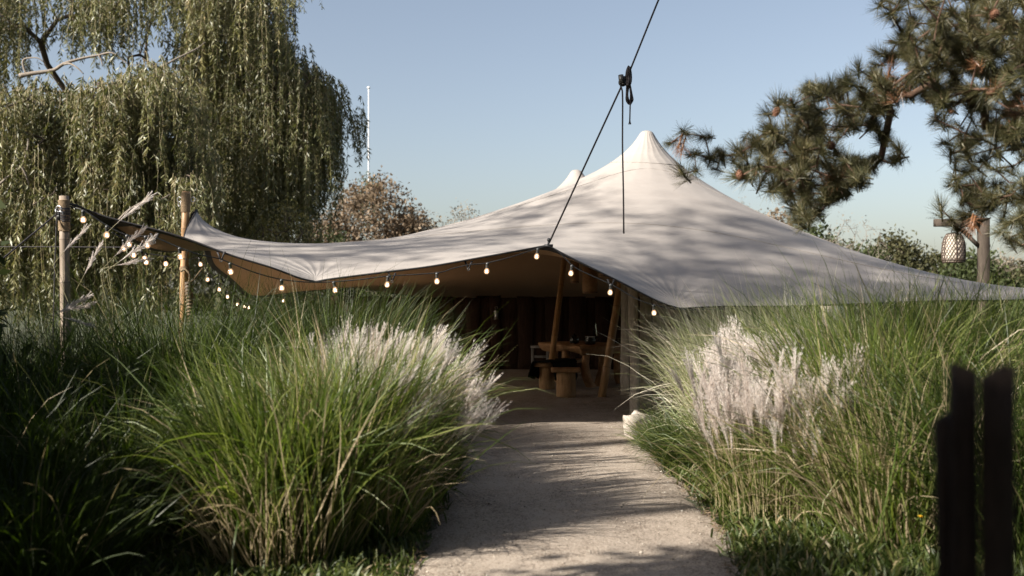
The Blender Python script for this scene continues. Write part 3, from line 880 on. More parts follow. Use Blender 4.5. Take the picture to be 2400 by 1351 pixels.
m.add(V, Q, T); m.obj('tabletop', M['wood_warm'], tb)
for (x, y, bend) in ((1.30, 17.62, .07), (1.62, 17.85, -.05), (0.80, 18.9, .05), (1.0, 18.5, -.06), (1.95, 18.4, .04)):
    m = MB(); P = spline([(x + bend * 1.6, y, 0), (x + bend * .2, y, .25), (x, y, .48), (x + bend * .3, y, .66)], 10)
    tube(m, P - o2, np.linspace(.095, .062, 10) * np.random.default_rng(int(x * 100)).uniform(.9, 1.1, 10), 9); m.obj('leg', M['wood_warm'], tb, True)
m = MB(); m.put(plank(MB(), 0.9, 0.5, 0.06, 6, 0.04, 77).arrays(), Matrix.Translation((0.05, -0.25, 0.42)) @ Matrix.Rotation(PI / 2, 4, 'Y') @ Matrix.Rotation(PI / 2, 4, 'Z'))
# things on the table
tp = at(1383, 804, 17.9); tp[2] = 0.767
t = thing('black_pot', 'black pot with a bright glinting rim on the table top', 'pot', tp)
m = MB(); lathe(m, [(.075, 0), (.10, .02), (.105, .10), (.09, .13), (.095, .14), (.085, .14), (.08, .05)], 18, closed_top=False); m.obj('pot_body', M['black_pot'], t, True)
m = MB(); ring(m, (0, 0, .142), .09, .006, (0, 0, 1), 24); m.obj('rim', M['steel'], t, True)
m = MB(); tube(m, spline([(.09, 0, .12), (.15, 0, .14), (.16, 0, .09), (.10, 0, .05)], 10), .009, 6); m.obj('handle', M['black_pot'], t, True)
tp = at(1346, 800, 18.3); tp[2] = 0.767
t = thing('black_jar', 'lower black jar beside the glinting pot on the table', 'jar', tp)
m = MB(); lathe(m, [(.07, 0), (.09, .03), (.09, .11), (.065, .15)], 16); m.obj('jar_body', M['black_pot'], t, True)
m = MB(); lathe(m, [(.068, .152), (.068, .165), (.02, .172), (.015, .19)], 16); m.obj('lid', M['black_pot'], t, True)


def log_mesh(mb, R, Hh, seed, k=22, n=9):
    r_ = np.random.default_rng(seed)
    a = np.arange(k) * 2 * PI / k
    wob = 1 + 0.03 * np.sin(3 * a + seed)[None] + 0.025 * r_.normal(0, 1, k)[None] + 0.012 * r_.normal(0, 1, (n, k))
    wob[:, k // 2 + 3] -= 0.09                               # a drying crack
    tube(mb, np.stack([np.zeros(n), np.zeros(n), np.linspace(0, Hh, n)], 1), np.linspace(R * 1.03, R * .97, n), k, True, 0.5, wob)


st = thing('log_stool', 'stool made of a bark stripped log with slab seat beside the leaning pole', 'stool', (0.87, 15.95, 0.02))
m = MB(); log_mesh(m, 0.155, 0.40, 3); m.obj('log_base', M['log'], st, True)
m = MB(); m.put(plank(MB(), 0.46, 0.34, 0.065, 6, 0.02, 41, 0.012).arrays(), Matrix.Translation((-.235, 0, .433)) @ Matrix.Rotation(PI / 2, 4, 'Y') @ Matrix.Rotation(PI / 2, 4, 'Z')); m.obj('seat', M['wood_warm'], st)
# bench with a blanket
be = thing('log_bench', 'low bench on a leaning log leg standing left of the slab seat stool', 'bench', (0.60, 17.2, 0.02))
m = MB(); m.put(plank(MB(), 1.5, 0.36, 0.07, 8, 0.02, 43, 0.012).arrays(), Matrix.Translation((-.1, -.15, .44)) @ Matrix.Rotation(math.radians(65), 4, 'Z') @ Matrix.Rotation(PI / 2, 4, 'Y') @ Matrix.Rotation(PI / 2, 4, 'Z')); m.obj('seat', M['wood_warm'], be)
m = MB(); log_mesh(m, 0.13, 0.40, 6); m.obj('leg', M['log'], be, True, loc=(0, 0.05, 0))
m = MB(); log_mesh(m, 0.12, 0.40, 9); m.obj('leg', M['log'], be, True, loc=(0.40, 1.0, 0))
# blanket: a draped sheet
n1, n2 = 16, 22
U, Vv = np.meshgrid(np.linspace(-.50, .50, n1), np.linspace(-.22, .9, n2))
hang_ = np.clip(np.abs(U) - .19, 0, 1)
zt = 0.492 - .95 * hang_ + 0.006 * np.sin(U * 22 + Vv * 9) + (.02 * np.sin(Vv * 23) - .05 * Vv) * (hang_ > .2)
U = np.sign(U) * (np.minimum(np.abs(U), .19) + .12 * hang_ + .025 * np.sin(Vv * 19 + U) * hang_ / .3)
ang = math.radians(65 - 90)
bx = U * math.cos(ang) - Vv * math.sin(ang); by = U * math.sin(ang) + Vv * math.cos(ang)
i = np.arange(n2 - 1)[:, None] * n1; j = np.arange(n1 - 1)[None]
m = MB().add(np.stack([bx - .08, by - .12, np.maximum(zt, .12)], -1), np.stack([i + j, i + j + 1, i + n1 + j + 1, i + n1 + j], -1))
o = m.obj('wool_blanket', M['dark_cloth'], None, True, loc=(0.68, 17.25, 0.02)); tag(o, 'dark wool blanket draped over the low bench', 'blanket')
so = o.modifiers.new('thick', 'SOLIDIFY'); so.thickness = 0.012; so.offset = 1
# white frame stool behind
c0 = at(1266, 850, 19.8); c0[2] = 0
t = thing('white_stool', 'small greyish white stool in the gloom under the far end of the table', 'stool', c0)
m = MB(); m.put(plank(MB(), .38, .3, .04, 2).arrays(), Matrix.Translation((-.19, 0, .64)) @ Matrix.Rotation(PI / 2, 4, 'Y') @ Matrix.Rotation(PI / 2, 4, 'Z')); m.obj('seat', M['grey_paint'], t)
for sx in (-.15, .15):
    for sy in (-.11, .11):
        m = MB(); plank(m, .62, .05, .05, 2); m.obj('leg', M['grey_paint'], t, loc=(sx, sy, 0))
m = MB(); m.put(plank(MB(), .26, .05, .03, 2).arrays(), Matrix.Rotation(PI / 2, 4, 'Y')); m.obj('stretcher', M['grey_paint'], t, loc=(-.13, -.11, .45))

# hanging lampshades
for (x_, y0, Yd, Rr, hh, lab) in ((1383, 688, 16.4, 0.125, 0.46, 'largest bamboo tube lampshade hanging right of the inner pole'), (1347, 664, 17.4, 0.075, 0.40, 'narrow lampshade hanging between the inner pole and the largest shade'), (1419, 649, 17.0, 0.11, 0.42, 'lampshade half hidden by the tent edge above the leaning pole')):
    c0 = at(x_, y0, Yd); zt = tent_z(c0[0], c0[1])
    t = thing('hanging_lampshade', lab, 'lampshade', c0, group='bamboo lampshades under the tent')
    m = MB(); lathe(m, [(Rr * .98, 0), (Rr, .01), (Rr, hh), (Rr * .97, hh), (Rr * .97, .012)], 22, closed_top=False, closed_bot=False); m.obj('lamp_shade', M['wood_warm'], t, True)
    for z in (0.012, hh - .02):
        m = MB(); lathe(m, [(Rr * 1.005, z), (Rr * 1.03, z + .006), (Rr * 1.005, z + .014)], 22, closed_top=False, closed_bot=False); m.obj('band', M['cane'], t, True)
    m = MB(); tube(m, [(0, 0, hh * .4), (0, 0, max(zt - c0[2] - .03, hh + .02))], .006, 5); m.obj('cord', M['rubber'], t, True)

# weathered boards at the right of the doorway
dw = thing('doorway_boards', 'weathered grey boards and log post closing the tent right of the doorway', 'wall', (1.62, 13.2, 0))
o3 = np.array([1.62, 13.2, 0])
def bd(name, px0, px1, ytop, ybot, Yd, seed, th=.035, mat='wood_grey', live=.008, tip=0.0):
    a, b = at(px0, ytop, Yd), at(px1, ytop, Yd)
    zt, zb = a[2], at(px0, ybot, Yd)[2]
    m = MB(); plank(m, zt - zb, b[0] - a[0], th, 8, live, seed, .006, .5, tip)
    return m.obj(name, M[mat], dw, loc=np.array([(a[0] + b[0]) / 2, Yd, zb]) - o3)
bd('board', 1455, 1474, 655, 926, 13.25, 1, tip=.0)
c0, c1 = at(1486, 990, 13.1), at(1484, 645, 13.1); c0[2] = -0.03
m = MB(); rr_ = np.random.default_rng(4); tube(m, spline([c0, c0 + [0.012, 0, .7], c0 + [-.01, 0, 1.3], c1], 14) - o3, 0.066 * rr_.uniform(.93, 1.07, 14), 12); m.obj('log_post', M['wood_grey'], dw, True)
for q, (a, b) in enumerate(((1500, 1528), (1529, 1561), (1563, 1590), (1592, 1626), (1627, 1652), (1655, 1690), (1691, 1720), (1722, 1760), (1761, 1790), (1792, 1830), (1832, 1870))):
    bd('board', a, b, 668 if a < 1600 else 700, 700 + FP * 1.6 / 13.55, 13.55, 20 + q, .03)
m = MB(); m.put(plank(MB(), 2.3, .085, .07, 8, .006, 9).arrays(), Matrix.Rotation(PI / 2, 4, 'Y')); m.obj('rail', M['wood_grey'], dw, loc=at(1500, 692, 13.46) - o3)
m = MB(); plank(m, 1.63, .2, .035, 6, .01, 90); m.obj('board', M['wood_grey'], dw, loc=at(1578, 700, 13.2) - o3 - [0, 0, 1.6])
# bleached block
def rock(name, label, cat, c0, size, seed, mat):
    import bmesh
    bm = bmesh.new(); bmesh.ops.create_icosphere(bm, subdivisions=4, radius=1)
    for v in bm.verts:
        d = v.co.copy(); mxx = max(abs(d.x), abs(d.y), abs(d.z))
        q = d / (0.85 * mxx + 0.15)
        f = 1 + 0.20 * noise.noise(d * 2.2 + Vector((seed, 0, 0))) + 0.09 * noise.noise(d * 6 + Vector((0, seed, 0))) - 0.22 * max(0, noise.noise(d * 4.2 + Vector((9, seed, 3))) - .25)
        v.co = Vector((q.x * size[0], q.y * size[1], q.z * size[2])) * f
    me = bpy.data.meshes.new(name); bm.to_mesh(me); bm.free(); me.materials.append(mat)
    for pl in me.polygons: pl.use_smooth = True
    o = link(name, me, None, c0); return tag(o, label, cat)
mk, nt, bs, _ = new_mat('bleached_stone')
v = coords(nt, 'Object', (1, 1, 1)); n1 = N(nt, 'ShaderNodeTexNoise', Scale=9.0, Detail=8.0, Roughness=.7); nt.links.new(v, n1.inputs['Vector'])
nt.links.new(ramp(nt, n1.outputs['Fac'], [(.36, (.10, .075, .055)), (.46, (.28, .24, .20)), (.7, (.40, .36, .31))]), bs.inputs['Base Color']); bs.inputs['Roughness'].default_value = .9
bp = N(nt, 'ShaderNodeBump', Strength=.9, Distance=.03); nt.links.new(n1.outputs['Fac'], bp.inputs['Height']); nt.links.new(bp.outputs[0], bs.inputs['Normal'])
o = rock('stone_block', 'bleached white stone block at the foot of the log post beside the path', 'stone', (1.46, 11.25, 0.10), (.11, .19, .18), 2, mk)
o.rotation_euler = (0.15, -0.28, 0.5)

# ------------------------------------------------------------------ ornamental grasses
def blades(seed, n, R, H, hv=.18, tilt=.55, droop=1.3, w=.008, seg=7, lean=(0, 0), dead=.08, vert=.25, tint=(0.0, .85)):
    """n arching ribbons from a tuft of radius R; returns arrays for MB.put"""
    r = np.random.default_rng(seed)
    a0 = r.uniform(0, 2 * PI, n); rad = R * np.sqrt(r.random(n))
    base = np.stack([rad * np.cos(a0), rad * np.sin(a0), np.full(n, 0.0)], 1)
    az = a0 + r.normal(0, .55, n)
    L = H * np.clip(1 + hv * r.normal(0, 1, n), .35, 1.5)
    th0 = tilt * (.25 + .75 * rad / R) * np.abs(r.normal(.8, .4, n)) * (1 - vert * r.random(n))
    dr = 1.35 * droop * (.12 + .88 * r.random(n) ** 1.3)
    s = (np.arange(seg) + .5) / seg
    th = th0[:, None] + dr[:, None] * s[None] ** 2.1 + r.normal(0, .05, (n, seg))
    bent = r.random(n) < .09
    th[bent] += np.where(s > .62, r.uniform(.5, 1.2, (bent.sum(), 1)), 0)
    dl = (L / seg)[:, None]
    hx = np.sin(th) * dl; hz = np.cos(th) * dl
    azs = az[:, None] + r.normal(0, .5, n)[:, None] * s
    dx = hx * np.cos(azs) + lean[0] * dl * s; dy = hx * np.sin(azs) + lean[1] * dl * s
    P = np.zeros((n, seg + 1, 3))
    P[:, 1:, 0] = np.cumsum(dx, 1); P[:, 1:, 1] = np.cumsum(dy, 1); P[:, 1:, 2] = np.cumsum(hz, 1)
    P += base[:, None]
    P[..., 2] = np.maximum(P[..., 2], .012)
    tw = r.uniform(-1.3, 1.3, n)[:, None] + r.normal(0, .6, n)[:, None] * np.linspace(0, 1, seg + 1)
    perp = np.stack([-np.sin(az), np.cos(az), np.zeros(n)], 1)[:, None]
    thp = np.concatenate([th[:, :1], th], 1)
    nor = np.stack([-np.cos(thp) * np.cos(az)[:, None], -np.cos(thp) * np.sin(az)[:, None], np.sin(thp)], -1)
    side = np.cos(tw)[..., None] * perp + np.sin(tw)[..., None] * nor
    prof = np.interp(np.linspace(0, 1, seg + 1), [0, .15, .55, .85, 1], [.7, 1, .9, .45, .04])
    ww = w * r.uniform(.6, 1.2, n)[:, None] * prof * .5
    V = np.stack([P - side * ww[..., None], P + side * ww[..., None]], 2)
    q = np.arange(seg) * 2
    Q1 = np.stack([q, q + 1, q + 3, q + 2], -1)
    Q = (Q1[None] + (np.arange(n) * 2 * (seg + 1))[:, None, None]).reshape(-1, 4)
    tn = r.uniform(*tint, n)
    dd = r.random(n) < dead
    tn[dd] = r.uniform(.9, 1, dd.sum())
    A = np.repeat(tn, 2 * (seg + 1))
    return V.reshape(-1, 3), Q, np.zeros((0, 3), int), A


def plume_arrays(seed, n_rac=11, L=.19, spread=.32, side=1.0, hair=.026, zl=.12):
    """silky flower head along +Z: many fine racemes that fan out and nod to one side"""
    r = np.random.default_rng(seed)
    mb = MB()
    tube(mb, spline([(0, 0, -.01), (0, 0, .55 * zl), (.08 * zl * side, 0, zl + .01)], 6), .0018, 4, tint=.2)
    for q in range(n_rac):
        z0 = .005 + zl * q / n_rac; az = r.uniform(-1.2, 1.2) + (0 if r.random() < .75 else PI)
        tilt = spread * r.uniform(.3, 1.15); l = L * r.uniform(.75, 1.12) * (1 - .25 * q / n_rac)
        ns = 8; s = np.linspace(0, 1, ns + 1); th = tilt * (1 - .3 * s) + .5 * side * s ** 2 * r.uniform(.2, 1)
        d = l / ns
        x = np.r_[0, np.cumsum(np.sin(th[:-1]) * d)]; z = np.r_[0, np.cumsum(np.cos(th[:-1]) * d)] + z0
        P = np.stack([x * math.cos(az), x * math.sin(az), z], 1)
        wv = .0022 * np.interp(s, [0, .3, 1], [.5, 1, .2])
        sd = np.array([-math.sin(az), math.cos(az), 0])
        V = np.stack([P - sd * wv[:, None], P + sd * wv[:, None]], 1).reshape(-1, 3)
        k = np.arange(ns) * 2
        mb.add(V, np.stack([k, k + 1, k + 3, k + 2], -1), None, r.uniform(.0, .6))
        t = np.gradient(P, axis=0); t /= np.linalg.norm(t, axis=1)[:, None]
        nh = 9
        for g_ in range(1, ns + 1):
            rd = r.normal(0, 1, (nh, 3)); dirs = t[g_] * 1.5 + rd * .50; dirs /= np.linalg.norm(dirs, axis=1)[:, None]
            hl = hair * r.uniform(.6, 1.2, nh)[:, None]
            b0 = P[g_] + r.normal(0, .001, (nh, 3))
            sv = np.cross(dirs, r.normal(0, 1, (nh, 3))); sv /= np.linalg.norm(sv, axis=1)[:, None]
            Vh = np.stack([b0 - sv * .0011, b0 + sv * .0011, b0 + dirs * hl], 1).reshape(-1, 3)
            mb.add(Vh, None, np.arange(nh * 3).reshape(-1, 3), r.uniform(.2, .6))
    return mb


PLUMES = [plume_arrays(60 + q, 13, .27, .15 + .03 * (q % 3), .9).mesh('plume', M['plume']) for q in range(6)]
PLUME_BIG = [plume_arrays(80 + q, 34, .115, .16 + .04 * (q % 3), 1.2, .013, .27).mesh('plume', M['plume']) for q in range(4)]


def stems_and_plumes(t, seed, n, R, H, tilt, lean, arr, scale=1.0, hv=.1, az_mid=None, az_sd=None, o=(0, 0)):
    """flowering stems, one mesh; each flower head a part of its own"""
    r = np.random.default_rng(seed)
    sm = MB()
    for q in range(n):
        a0 = r.uniform(0, 2 * PI); rad = R * math.sqrt(r.random())
        b = np.array([rad * math.cos(a0) + o[0], rad * math.sin(a0) + o[1], 0])
        az = a0 + r.normal(0, .5) if az_mid is None else r.normal(az_mid, az_sd)
        h = H * (1 + hv * r.normal())
        th = tilt * abs(r.normal(.8, .35)); d = np.array([math.cos(az) * math.sin(th) + lean[0], math.sin(az) * math.sin(th) + lean[1], math.cos(th)])
        d /= np.linalg.norm(d)
        d2 = d + np.array([lean[0], lean[1], 0]) * .6; d2 /= np.linalg.norm(d2)
        P = spline([b, b + np.array([0, 0, .25]) * h * .6 + d * h * .2, b + d * h * .75, b + d * h * .8 + d2 * h * .2], 9)
        tp_ = P[-1] + np.array(t.location); tp2 = tp_ + (P[-1] - P[-2]) / np.linalg.norm(P[-1] - P[-2]) * .25
        if t.location[0] < 0 and max(tp_[0] / tp_[1], tp2[0] / tp2[1]) * FP + 1200 > 1165: continue     # none lean over the path
        tube(sm, P, np.linspace(.0028, .0016, 9), 4, False, r.random())
        tang = P[-1] - P[-2]; tang /= np.linalg.norm(tang)
        ph = math.atan2(lean[1], lean[0]) if (lean[0] or lean[1]) else r.uniform(0, 6.28)
        x = np.array([math.cos(ph + r.normal(0, .5)), math.sin(ph + r.normal(0, .5)), 0]); x -= tang * x.dot(tang); x /= np.linalg.norm(x); y = np.cross(tang, x)
        Mt = Matrix(np.stack([x, y, tang], 1).tolist())
        link('plume', arr[r.integers(len(arr))], t, P[-1], Mt.to_euler(), scale * r.uniform(.8, 1.25))
    tag(sm.obj('stem', M['stem'], t), kind='stuff')


def clump(name, label, cat, x, y, seed, parts, group=None, mat='grass'):
    t = thing(name, label, cat, (x, y, -.02), 0, group)
    mb = MB()
    for q, kw in enumerate(parts):
        kw = dict(kw); ox, oy = kw.pop('o', (0, 0))
        V, Q, T, A = blades(seed * 17 + q, **kw)
        mb.add(V + np.array([ox, oy, 0]), Q, T, A)
    tag(mb.obj('blades', M[mat], t), kind='stuff')
    return t


G = 'clumps of ornamental grass'
# --- left of the path
cA = clump('grass_clump', 'big sunlit green grass clump left of the path, nearest the bottom of the picture', 'ornamental grass', -1.35, 6.35, 1, [
    dict(n=2200, R=.42, H=1.16, tilt=.42, droop=1.1, w=.012, o=(-.05, 0), dead=.05),
    dict(n=900, R=.32, H=.95, tilt=.55, droop=1.2, w=.010, o=(.32, .35), dead=.18),
    dict(n=700, R=.45, H=.70, tilt=.55, droop=1.1, w=.008, o=(-.10, -.05), dead=.75),
    dict(n=200, R=.3, H=1.15, tilt=.80, droop=1.5, w=.012, o=(-.05, .1), dead=.2)], G)
cB = clump('grass_clump', 'grass clump with a crest of silvery plumes beside the path on the left', 'ornamental grass', -1.25, 7.9, 2, [
    dict(n=2200, R=.36, H=.98, tilt=.42, droop=1.4, w=.009, dead=.15), dict(n=900, R=.30, H=.66, tilt=.6, droop=1.4, w=.007, o=(.2, .2), dead=.2)], G)
stems_and_plumes(cB, 21, 85, .42, .76, .26, (.20, .0), PLUMES, 1.0, .20, o=(.1, -.05))
cB2 = clump('grass_clump', 'second plumed grass clump just behind the first on the left', 'ornamental grass', -1.28, 9.0, 3, [
    dict(n=2200, R=.36, H=1.02, tilt=.42, droop=1.3, w=.009, dead=.12)], G)
stems_and_plumes(cB2, 22, 70, .40, .92, .24, (.11, .0), PLUMES, 1.0, .13)
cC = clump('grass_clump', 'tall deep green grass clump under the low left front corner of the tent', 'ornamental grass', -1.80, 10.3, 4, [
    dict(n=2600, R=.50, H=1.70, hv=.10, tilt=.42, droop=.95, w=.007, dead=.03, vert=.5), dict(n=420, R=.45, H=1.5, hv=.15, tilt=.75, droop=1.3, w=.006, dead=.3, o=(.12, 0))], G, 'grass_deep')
cAB = clump('grass_clump', 'lower green grass between the big sunlit clump and the plumed clump beside the path', 'ornamental grass', -1.12, 7.1, 5, [
    dict(n=2800, R=.38, H=1.26, tilt=.38, droop=1.3, w=.009, dead=.2)], G)
stems_and_plumes(cAB, 23, 70, .36, .80, .30, (.30, -.06), PLUMES, 1.0, .2, o=(.22, .1))
LEFT = [
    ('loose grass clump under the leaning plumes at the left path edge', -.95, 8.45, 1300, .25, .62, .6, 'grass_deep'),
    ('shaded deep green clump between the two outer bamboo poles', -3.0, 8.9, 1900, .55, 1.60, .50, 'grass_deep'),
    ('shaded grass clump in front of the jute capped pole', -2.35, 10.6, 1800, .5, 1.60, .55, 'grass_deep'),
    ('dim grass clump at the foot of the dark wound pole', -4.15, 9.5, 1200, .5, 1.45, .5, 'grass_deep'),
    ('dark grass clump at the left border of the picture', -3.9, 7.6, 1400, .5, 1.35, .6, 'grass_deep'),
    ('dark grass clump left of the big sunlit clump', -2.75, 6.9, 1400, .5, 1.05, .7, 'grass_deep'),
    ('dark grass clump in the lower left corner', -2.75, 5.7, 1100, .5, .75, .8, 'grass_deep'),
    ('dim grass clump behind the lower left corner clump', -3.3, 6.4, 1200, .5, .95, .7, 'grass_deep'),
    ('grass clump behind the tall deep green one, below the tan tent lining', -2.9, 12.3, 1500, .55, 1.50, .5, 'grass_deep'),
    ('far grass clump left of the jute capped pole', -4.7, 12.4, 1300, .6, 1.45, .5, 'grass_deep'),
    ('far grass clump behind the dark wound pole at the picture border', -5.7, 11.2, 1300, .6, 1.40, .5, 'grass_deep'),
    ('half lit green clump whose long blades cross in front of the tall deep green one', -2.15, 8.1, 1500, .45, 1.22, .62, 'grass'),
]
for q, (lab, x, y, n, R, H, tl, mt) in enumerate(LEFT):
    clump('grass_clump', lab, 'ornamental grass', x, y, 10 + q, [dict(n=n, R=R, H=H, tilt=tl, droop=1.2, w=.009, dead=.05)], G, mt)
# pale nodding plumes at the far left
r = np.random.default_rng(31)
pt = thing('feather_grass', 'sparse tall grass with long nodding pale plumes beside the dark wound pole', 'ornamental grass', (-3.35, 8.7, 0))
sm = MB(); o0 = np.array([-3.35, 8.7, 0])
for q, (bx, by, tx, ty, Yd, sc) in enumerate(((278, 520, 345, 465, 8.6, 1.15), (270, 600, 330, 540, 8.5, 1.1), (282, 612, 355, 562, 8.7, 1.1), (197, 645, 232, 578, 8.9, 1.0), (150, 590, 205, 530, 8.9, .95), (135, 735, 195, 700, 7.9, .95), (145, 728, 205, 716, 8.0, .8), (275, 622, 350, 606, 8.6, .9), (150, 745, 200, 758, 8.0, .75))):
    a, b = at(bx, by, Yd), at(tx, ty, Yd)
    d = b - a; d /= np.linalg.norm(d)
    ft = np.array([-3.35 + r.normal(0, .15) - (.25 if bx < 160 else 0), Yd + r.normal(0, .1), 0])
    P = spline([ft, ft * .35 + a * .65 + np.array([-.05, 0, 0]), a - d * .15, a], 14)
    tube(sm, P - o0, np.linspace(.004, .002, 14), 4, False, .3)
    x = np.array([0.0, 0, -1]); x -= d * x.dot(d); x /= np.linalg.norm(x); y = np.cross(d, x)
    link('plume', PLUME_BIG[q % 4], pt, a - o0, Matrix(np.stack([x, y, d], 1).tolist()).to_euler(), sc)
tag(sm.obj('stem', M['stem'], pt), kind='stuff')
V, Q, T, A = blades(77, 160, .3, 1.1, .2, .6, 1.3, .009); tag(MB().add(V, Q, T, A).obj('blades', M['grass_deep'], pt), kind='stuff')

# --- right of the path
rA = clump('grass_clump', 'pale variegated grass clump arching over the doorway boards', 'ornamental grass', 2.54, 10.7, 40, [
    dict(n=2600, R=.45, H=1.52, hv=.14, tilt=.48, droop=1.1, w=.007, dead=.12), dict(n=600, R=.4, H=1.15, hv=.2, tilt=.8, droop=1.3, w=.006, dead=.3, o=(-.05, 0)),
    dict(n=400, R=.4, H=.8, hv=.2, tilt=1.1, droop=1.2, w=.006, dead=.6)], G, 'grass_pale')
rA2 = clump('grass_clump', 'pale grass clump under the low white tent edge', 'ornamental grass', 3.0, 10.3, 41, [
    dict(n=2300, R=.5, H=1.62, hv=.15, tilt=.5, droop=1.2, w=.007, dead=.1)], G, 'grass_pale')
rB = clump('grass_clump', 'grass clump topped by a mass of whitish plumes right of the path', 'ornamental grass', 2.0, 7.5, 42, [
    dict(n=1900, R=.42, H=.86, tilt=.55, droop=1.3, w=.008, dead=.25), dict(n=900, R=.40, H=.8, tilt=.6, droop=1.4, w=.008, o=(.5, -.15), dead=.3), dict(n=600, R=.40, H=.5, tilt=.7, droop=1.4, w=.007, o=(.2, -.2), dead=.5)], G)
stems_and_plumes(rB, 51, 190, .42, .70, .27, (-.02, -.04), PLUMES, 1.0, .17, o=(-.08, -.12))
rB2 = clump('grass_clump', 'further whitish plumed clump between the pale and the green clumps', 'ornamental grass', 2.42, 8.8, 43, [
    dict(n=1300, R=.45, H=1.05, tilt=.6, droop=1.4, w=.007, dead=.2)], G, 'grass_pale')
stems_and_plumes(rB2, 52, 160, .42, .86, .22, (.0, .0), PLUMES, 1.1, .10, o=(-.1, -.1))
rS = clump('sedge_tussock', 'low dark green tussock at the path edge below the pale clump', 'ornamental grass', 1.75, 9.5, 44, [
    dict(n=2200, R=.30, H=.55, hv=.2, tilt=.85, droop=1.5, w=.005, dead=.04)], None, 'grass_deep')
rS2 = clump('sedge_tussock', 'smaller grass tuft by the bleached stone block', 'ornamental grass', 1.62, 10.5, 45, [
    dict(n=900, R=.22, H=.42, hv=.2, tilt=.85, droop=1.4, w=.005, dead=.08)], None, 'grass')
RIGHT = [
    ('tall green clump with straight upright tips against the tent, right of the plumes', 2.85, 7.6, 2300, .55, 1.62, .42, 'grass', .10),
    ('tall green clump reaching above the tent edge below the basket lantern', 3.75, 8.1, 2300, .6, 1.66, .45, 'grass', .08),
    ('deep green clump behind the dark fence stakes', 3.3, 6.3, 2000, .55, 1.35, .7, 'grass_deep', .12),
    ('green clump at the right border of the picture', 4.5, 8.0, 1900, .6, 1.60, .5, 'grass', .08),
    ('far green clump under the right end of the tent', 4.6, 10.5, 1800, .6, 1.55, .45, 'grass', .08),
    ('straw streaked clump in front of the tall upright one', 2.65, 6.75, 1700, .45, 1.15, .7, 'grass', .38),
    ('green clump behind the whitish plumes under the tent edge', 3.55, 9.8, 1700, .5, 1.55, .45, 'grass', .1),
    ('dim clump right of the fence stakes', 4.0, 6.8, 1500, .55, 1.35, .6, 'grass_deep', .1),
]
for q, (lab, x, y, n, R, H, tl, mt, de) in enumerate(RIGHT):
    clump('grass_clump', lab, 'ornamental grass', x, y, 60 + q, [dict(n=n, R=R, H=H, hv=.14, tilt=tl, droop=1.2, w=.009, dead=de, vert=.5)], G, mt)

# --- short leafy ground cover
def cover(seed, pts_fn, n, hmin, hmax, w):
    r = np.random.default_rng(seed)
    X, Y = pts_fn(r, n)
    mb = MB()
    k = 5
    for c in range(k):
        nn = len(X) // k; sl = slice(c * nn, (c + 1) * nn)
        V, Q, T, A = blades(seed + c, nn, .01, 1.0, .0, .9, 1.0, 1.0, 3, dead=.05, tint=(0, 1))
        V = V.reshape(nn, -1, 3); b0 = V[:, :2].mean(1, keepdims=True)
        h = r.uniform(hmin, hmax, nn)[:, None, None]
        ctr = V.reshape(nn, 4, 2, 3).mean(2, keepdims=True); off_ = (V.reshape(nn, 4, 2, 3) - ctr) * w * r.uniform(.5, 1.5, nn)[:, None, None, None]
        V = ((ctr - b0[:, None]) * h[..., None] + off_).reshape(nn, 8, 3)
        V[..., 0] += X[sl][:, None]; V[..., 1] += Y[sl][:, None]; V[..., 2] -= .02
        mb.add(V.reshape(-1, 3), Q, T, A)
    return mb


def area_right(r, n):
    Y = r.uniform(4.9, 9.5, n); a, b = path_edges(Y)
    X = b + .02 + (3.4 - b) * r.random(n) ** 1.2 + r.normal(0, .05, n)
    return X, Y
def area_left(r, n):
    Y = r.uniform(5.0, 10.5, n); a, b = path_edges(Y)
    X = a - .02 - 1.6 * r.random(n) ** 1.3 + r.normal(0, .05, n)
    return X, Y
tag(cover(201, area_right, 15000, .04, .17, .016).obj('grass', M['weed']), 'short leafy lawn weeds along the right path edge', kind='stuff')
tag(cover(211, area_left, 9000, .04, .14, .016).obj('grass', M['weed']), 'short leafy weeds along the left path edge', kind='stuff')
def area_far(r, n):
    X = r.uniform(-9, 9, n); Y = r.uniform(6, 14, n); a, b = path_edges(Y)
    k = (X < a - .3) | (X > b + .3)
    return X[k], Y[k]
tag(cover(221, area_far, 16000, .06, .3, .016).obj('undergrowth', M['weed']), 'loose undergrowth between the grass clumps', kind='stuff')
# dead litter along the path edges
r = np.random.default_rng(91)
n = 900; Y = r.uniform(5.2, 11, n); a, b = path_edges(Y); sd_ = r.random(n) < .6
X = np.where(sd_, b - .10 + r.exponential(.12, n) , a + .08 - r.exponential(.12, n))
ang = r.uniform(0, 6.28, n); L = r.uniform(.01, .05, n); wv = r.uniform(.002, .008, n); zc = path_z(X, Y) * 0 + .018 + r.uniform(0, .012, n)
dx, dy = np.cos(ang), np.sin(ang)
V = np.stack([np.stack([X - dx * L, Y - dy * L, zc], 1), np.stack([X - dy * wv, Y + dx * wv, zc + .004], 1), np.stack([X + dx * L, Y + dy * L, zc + r.uniform(0, .02, n)], 1), np.stack([X + dy * wv, Y - dx * wv, zc], 1)], 1)
tag(MB().add(V.reshape(-1, 3), np.arange(n * 4).reshape(-1, 4), None, np.repeat(r.random(n), 4)).obj('litter', M['leaf_brown']), 'dry leaf litter along the path edges', kind='stuff')
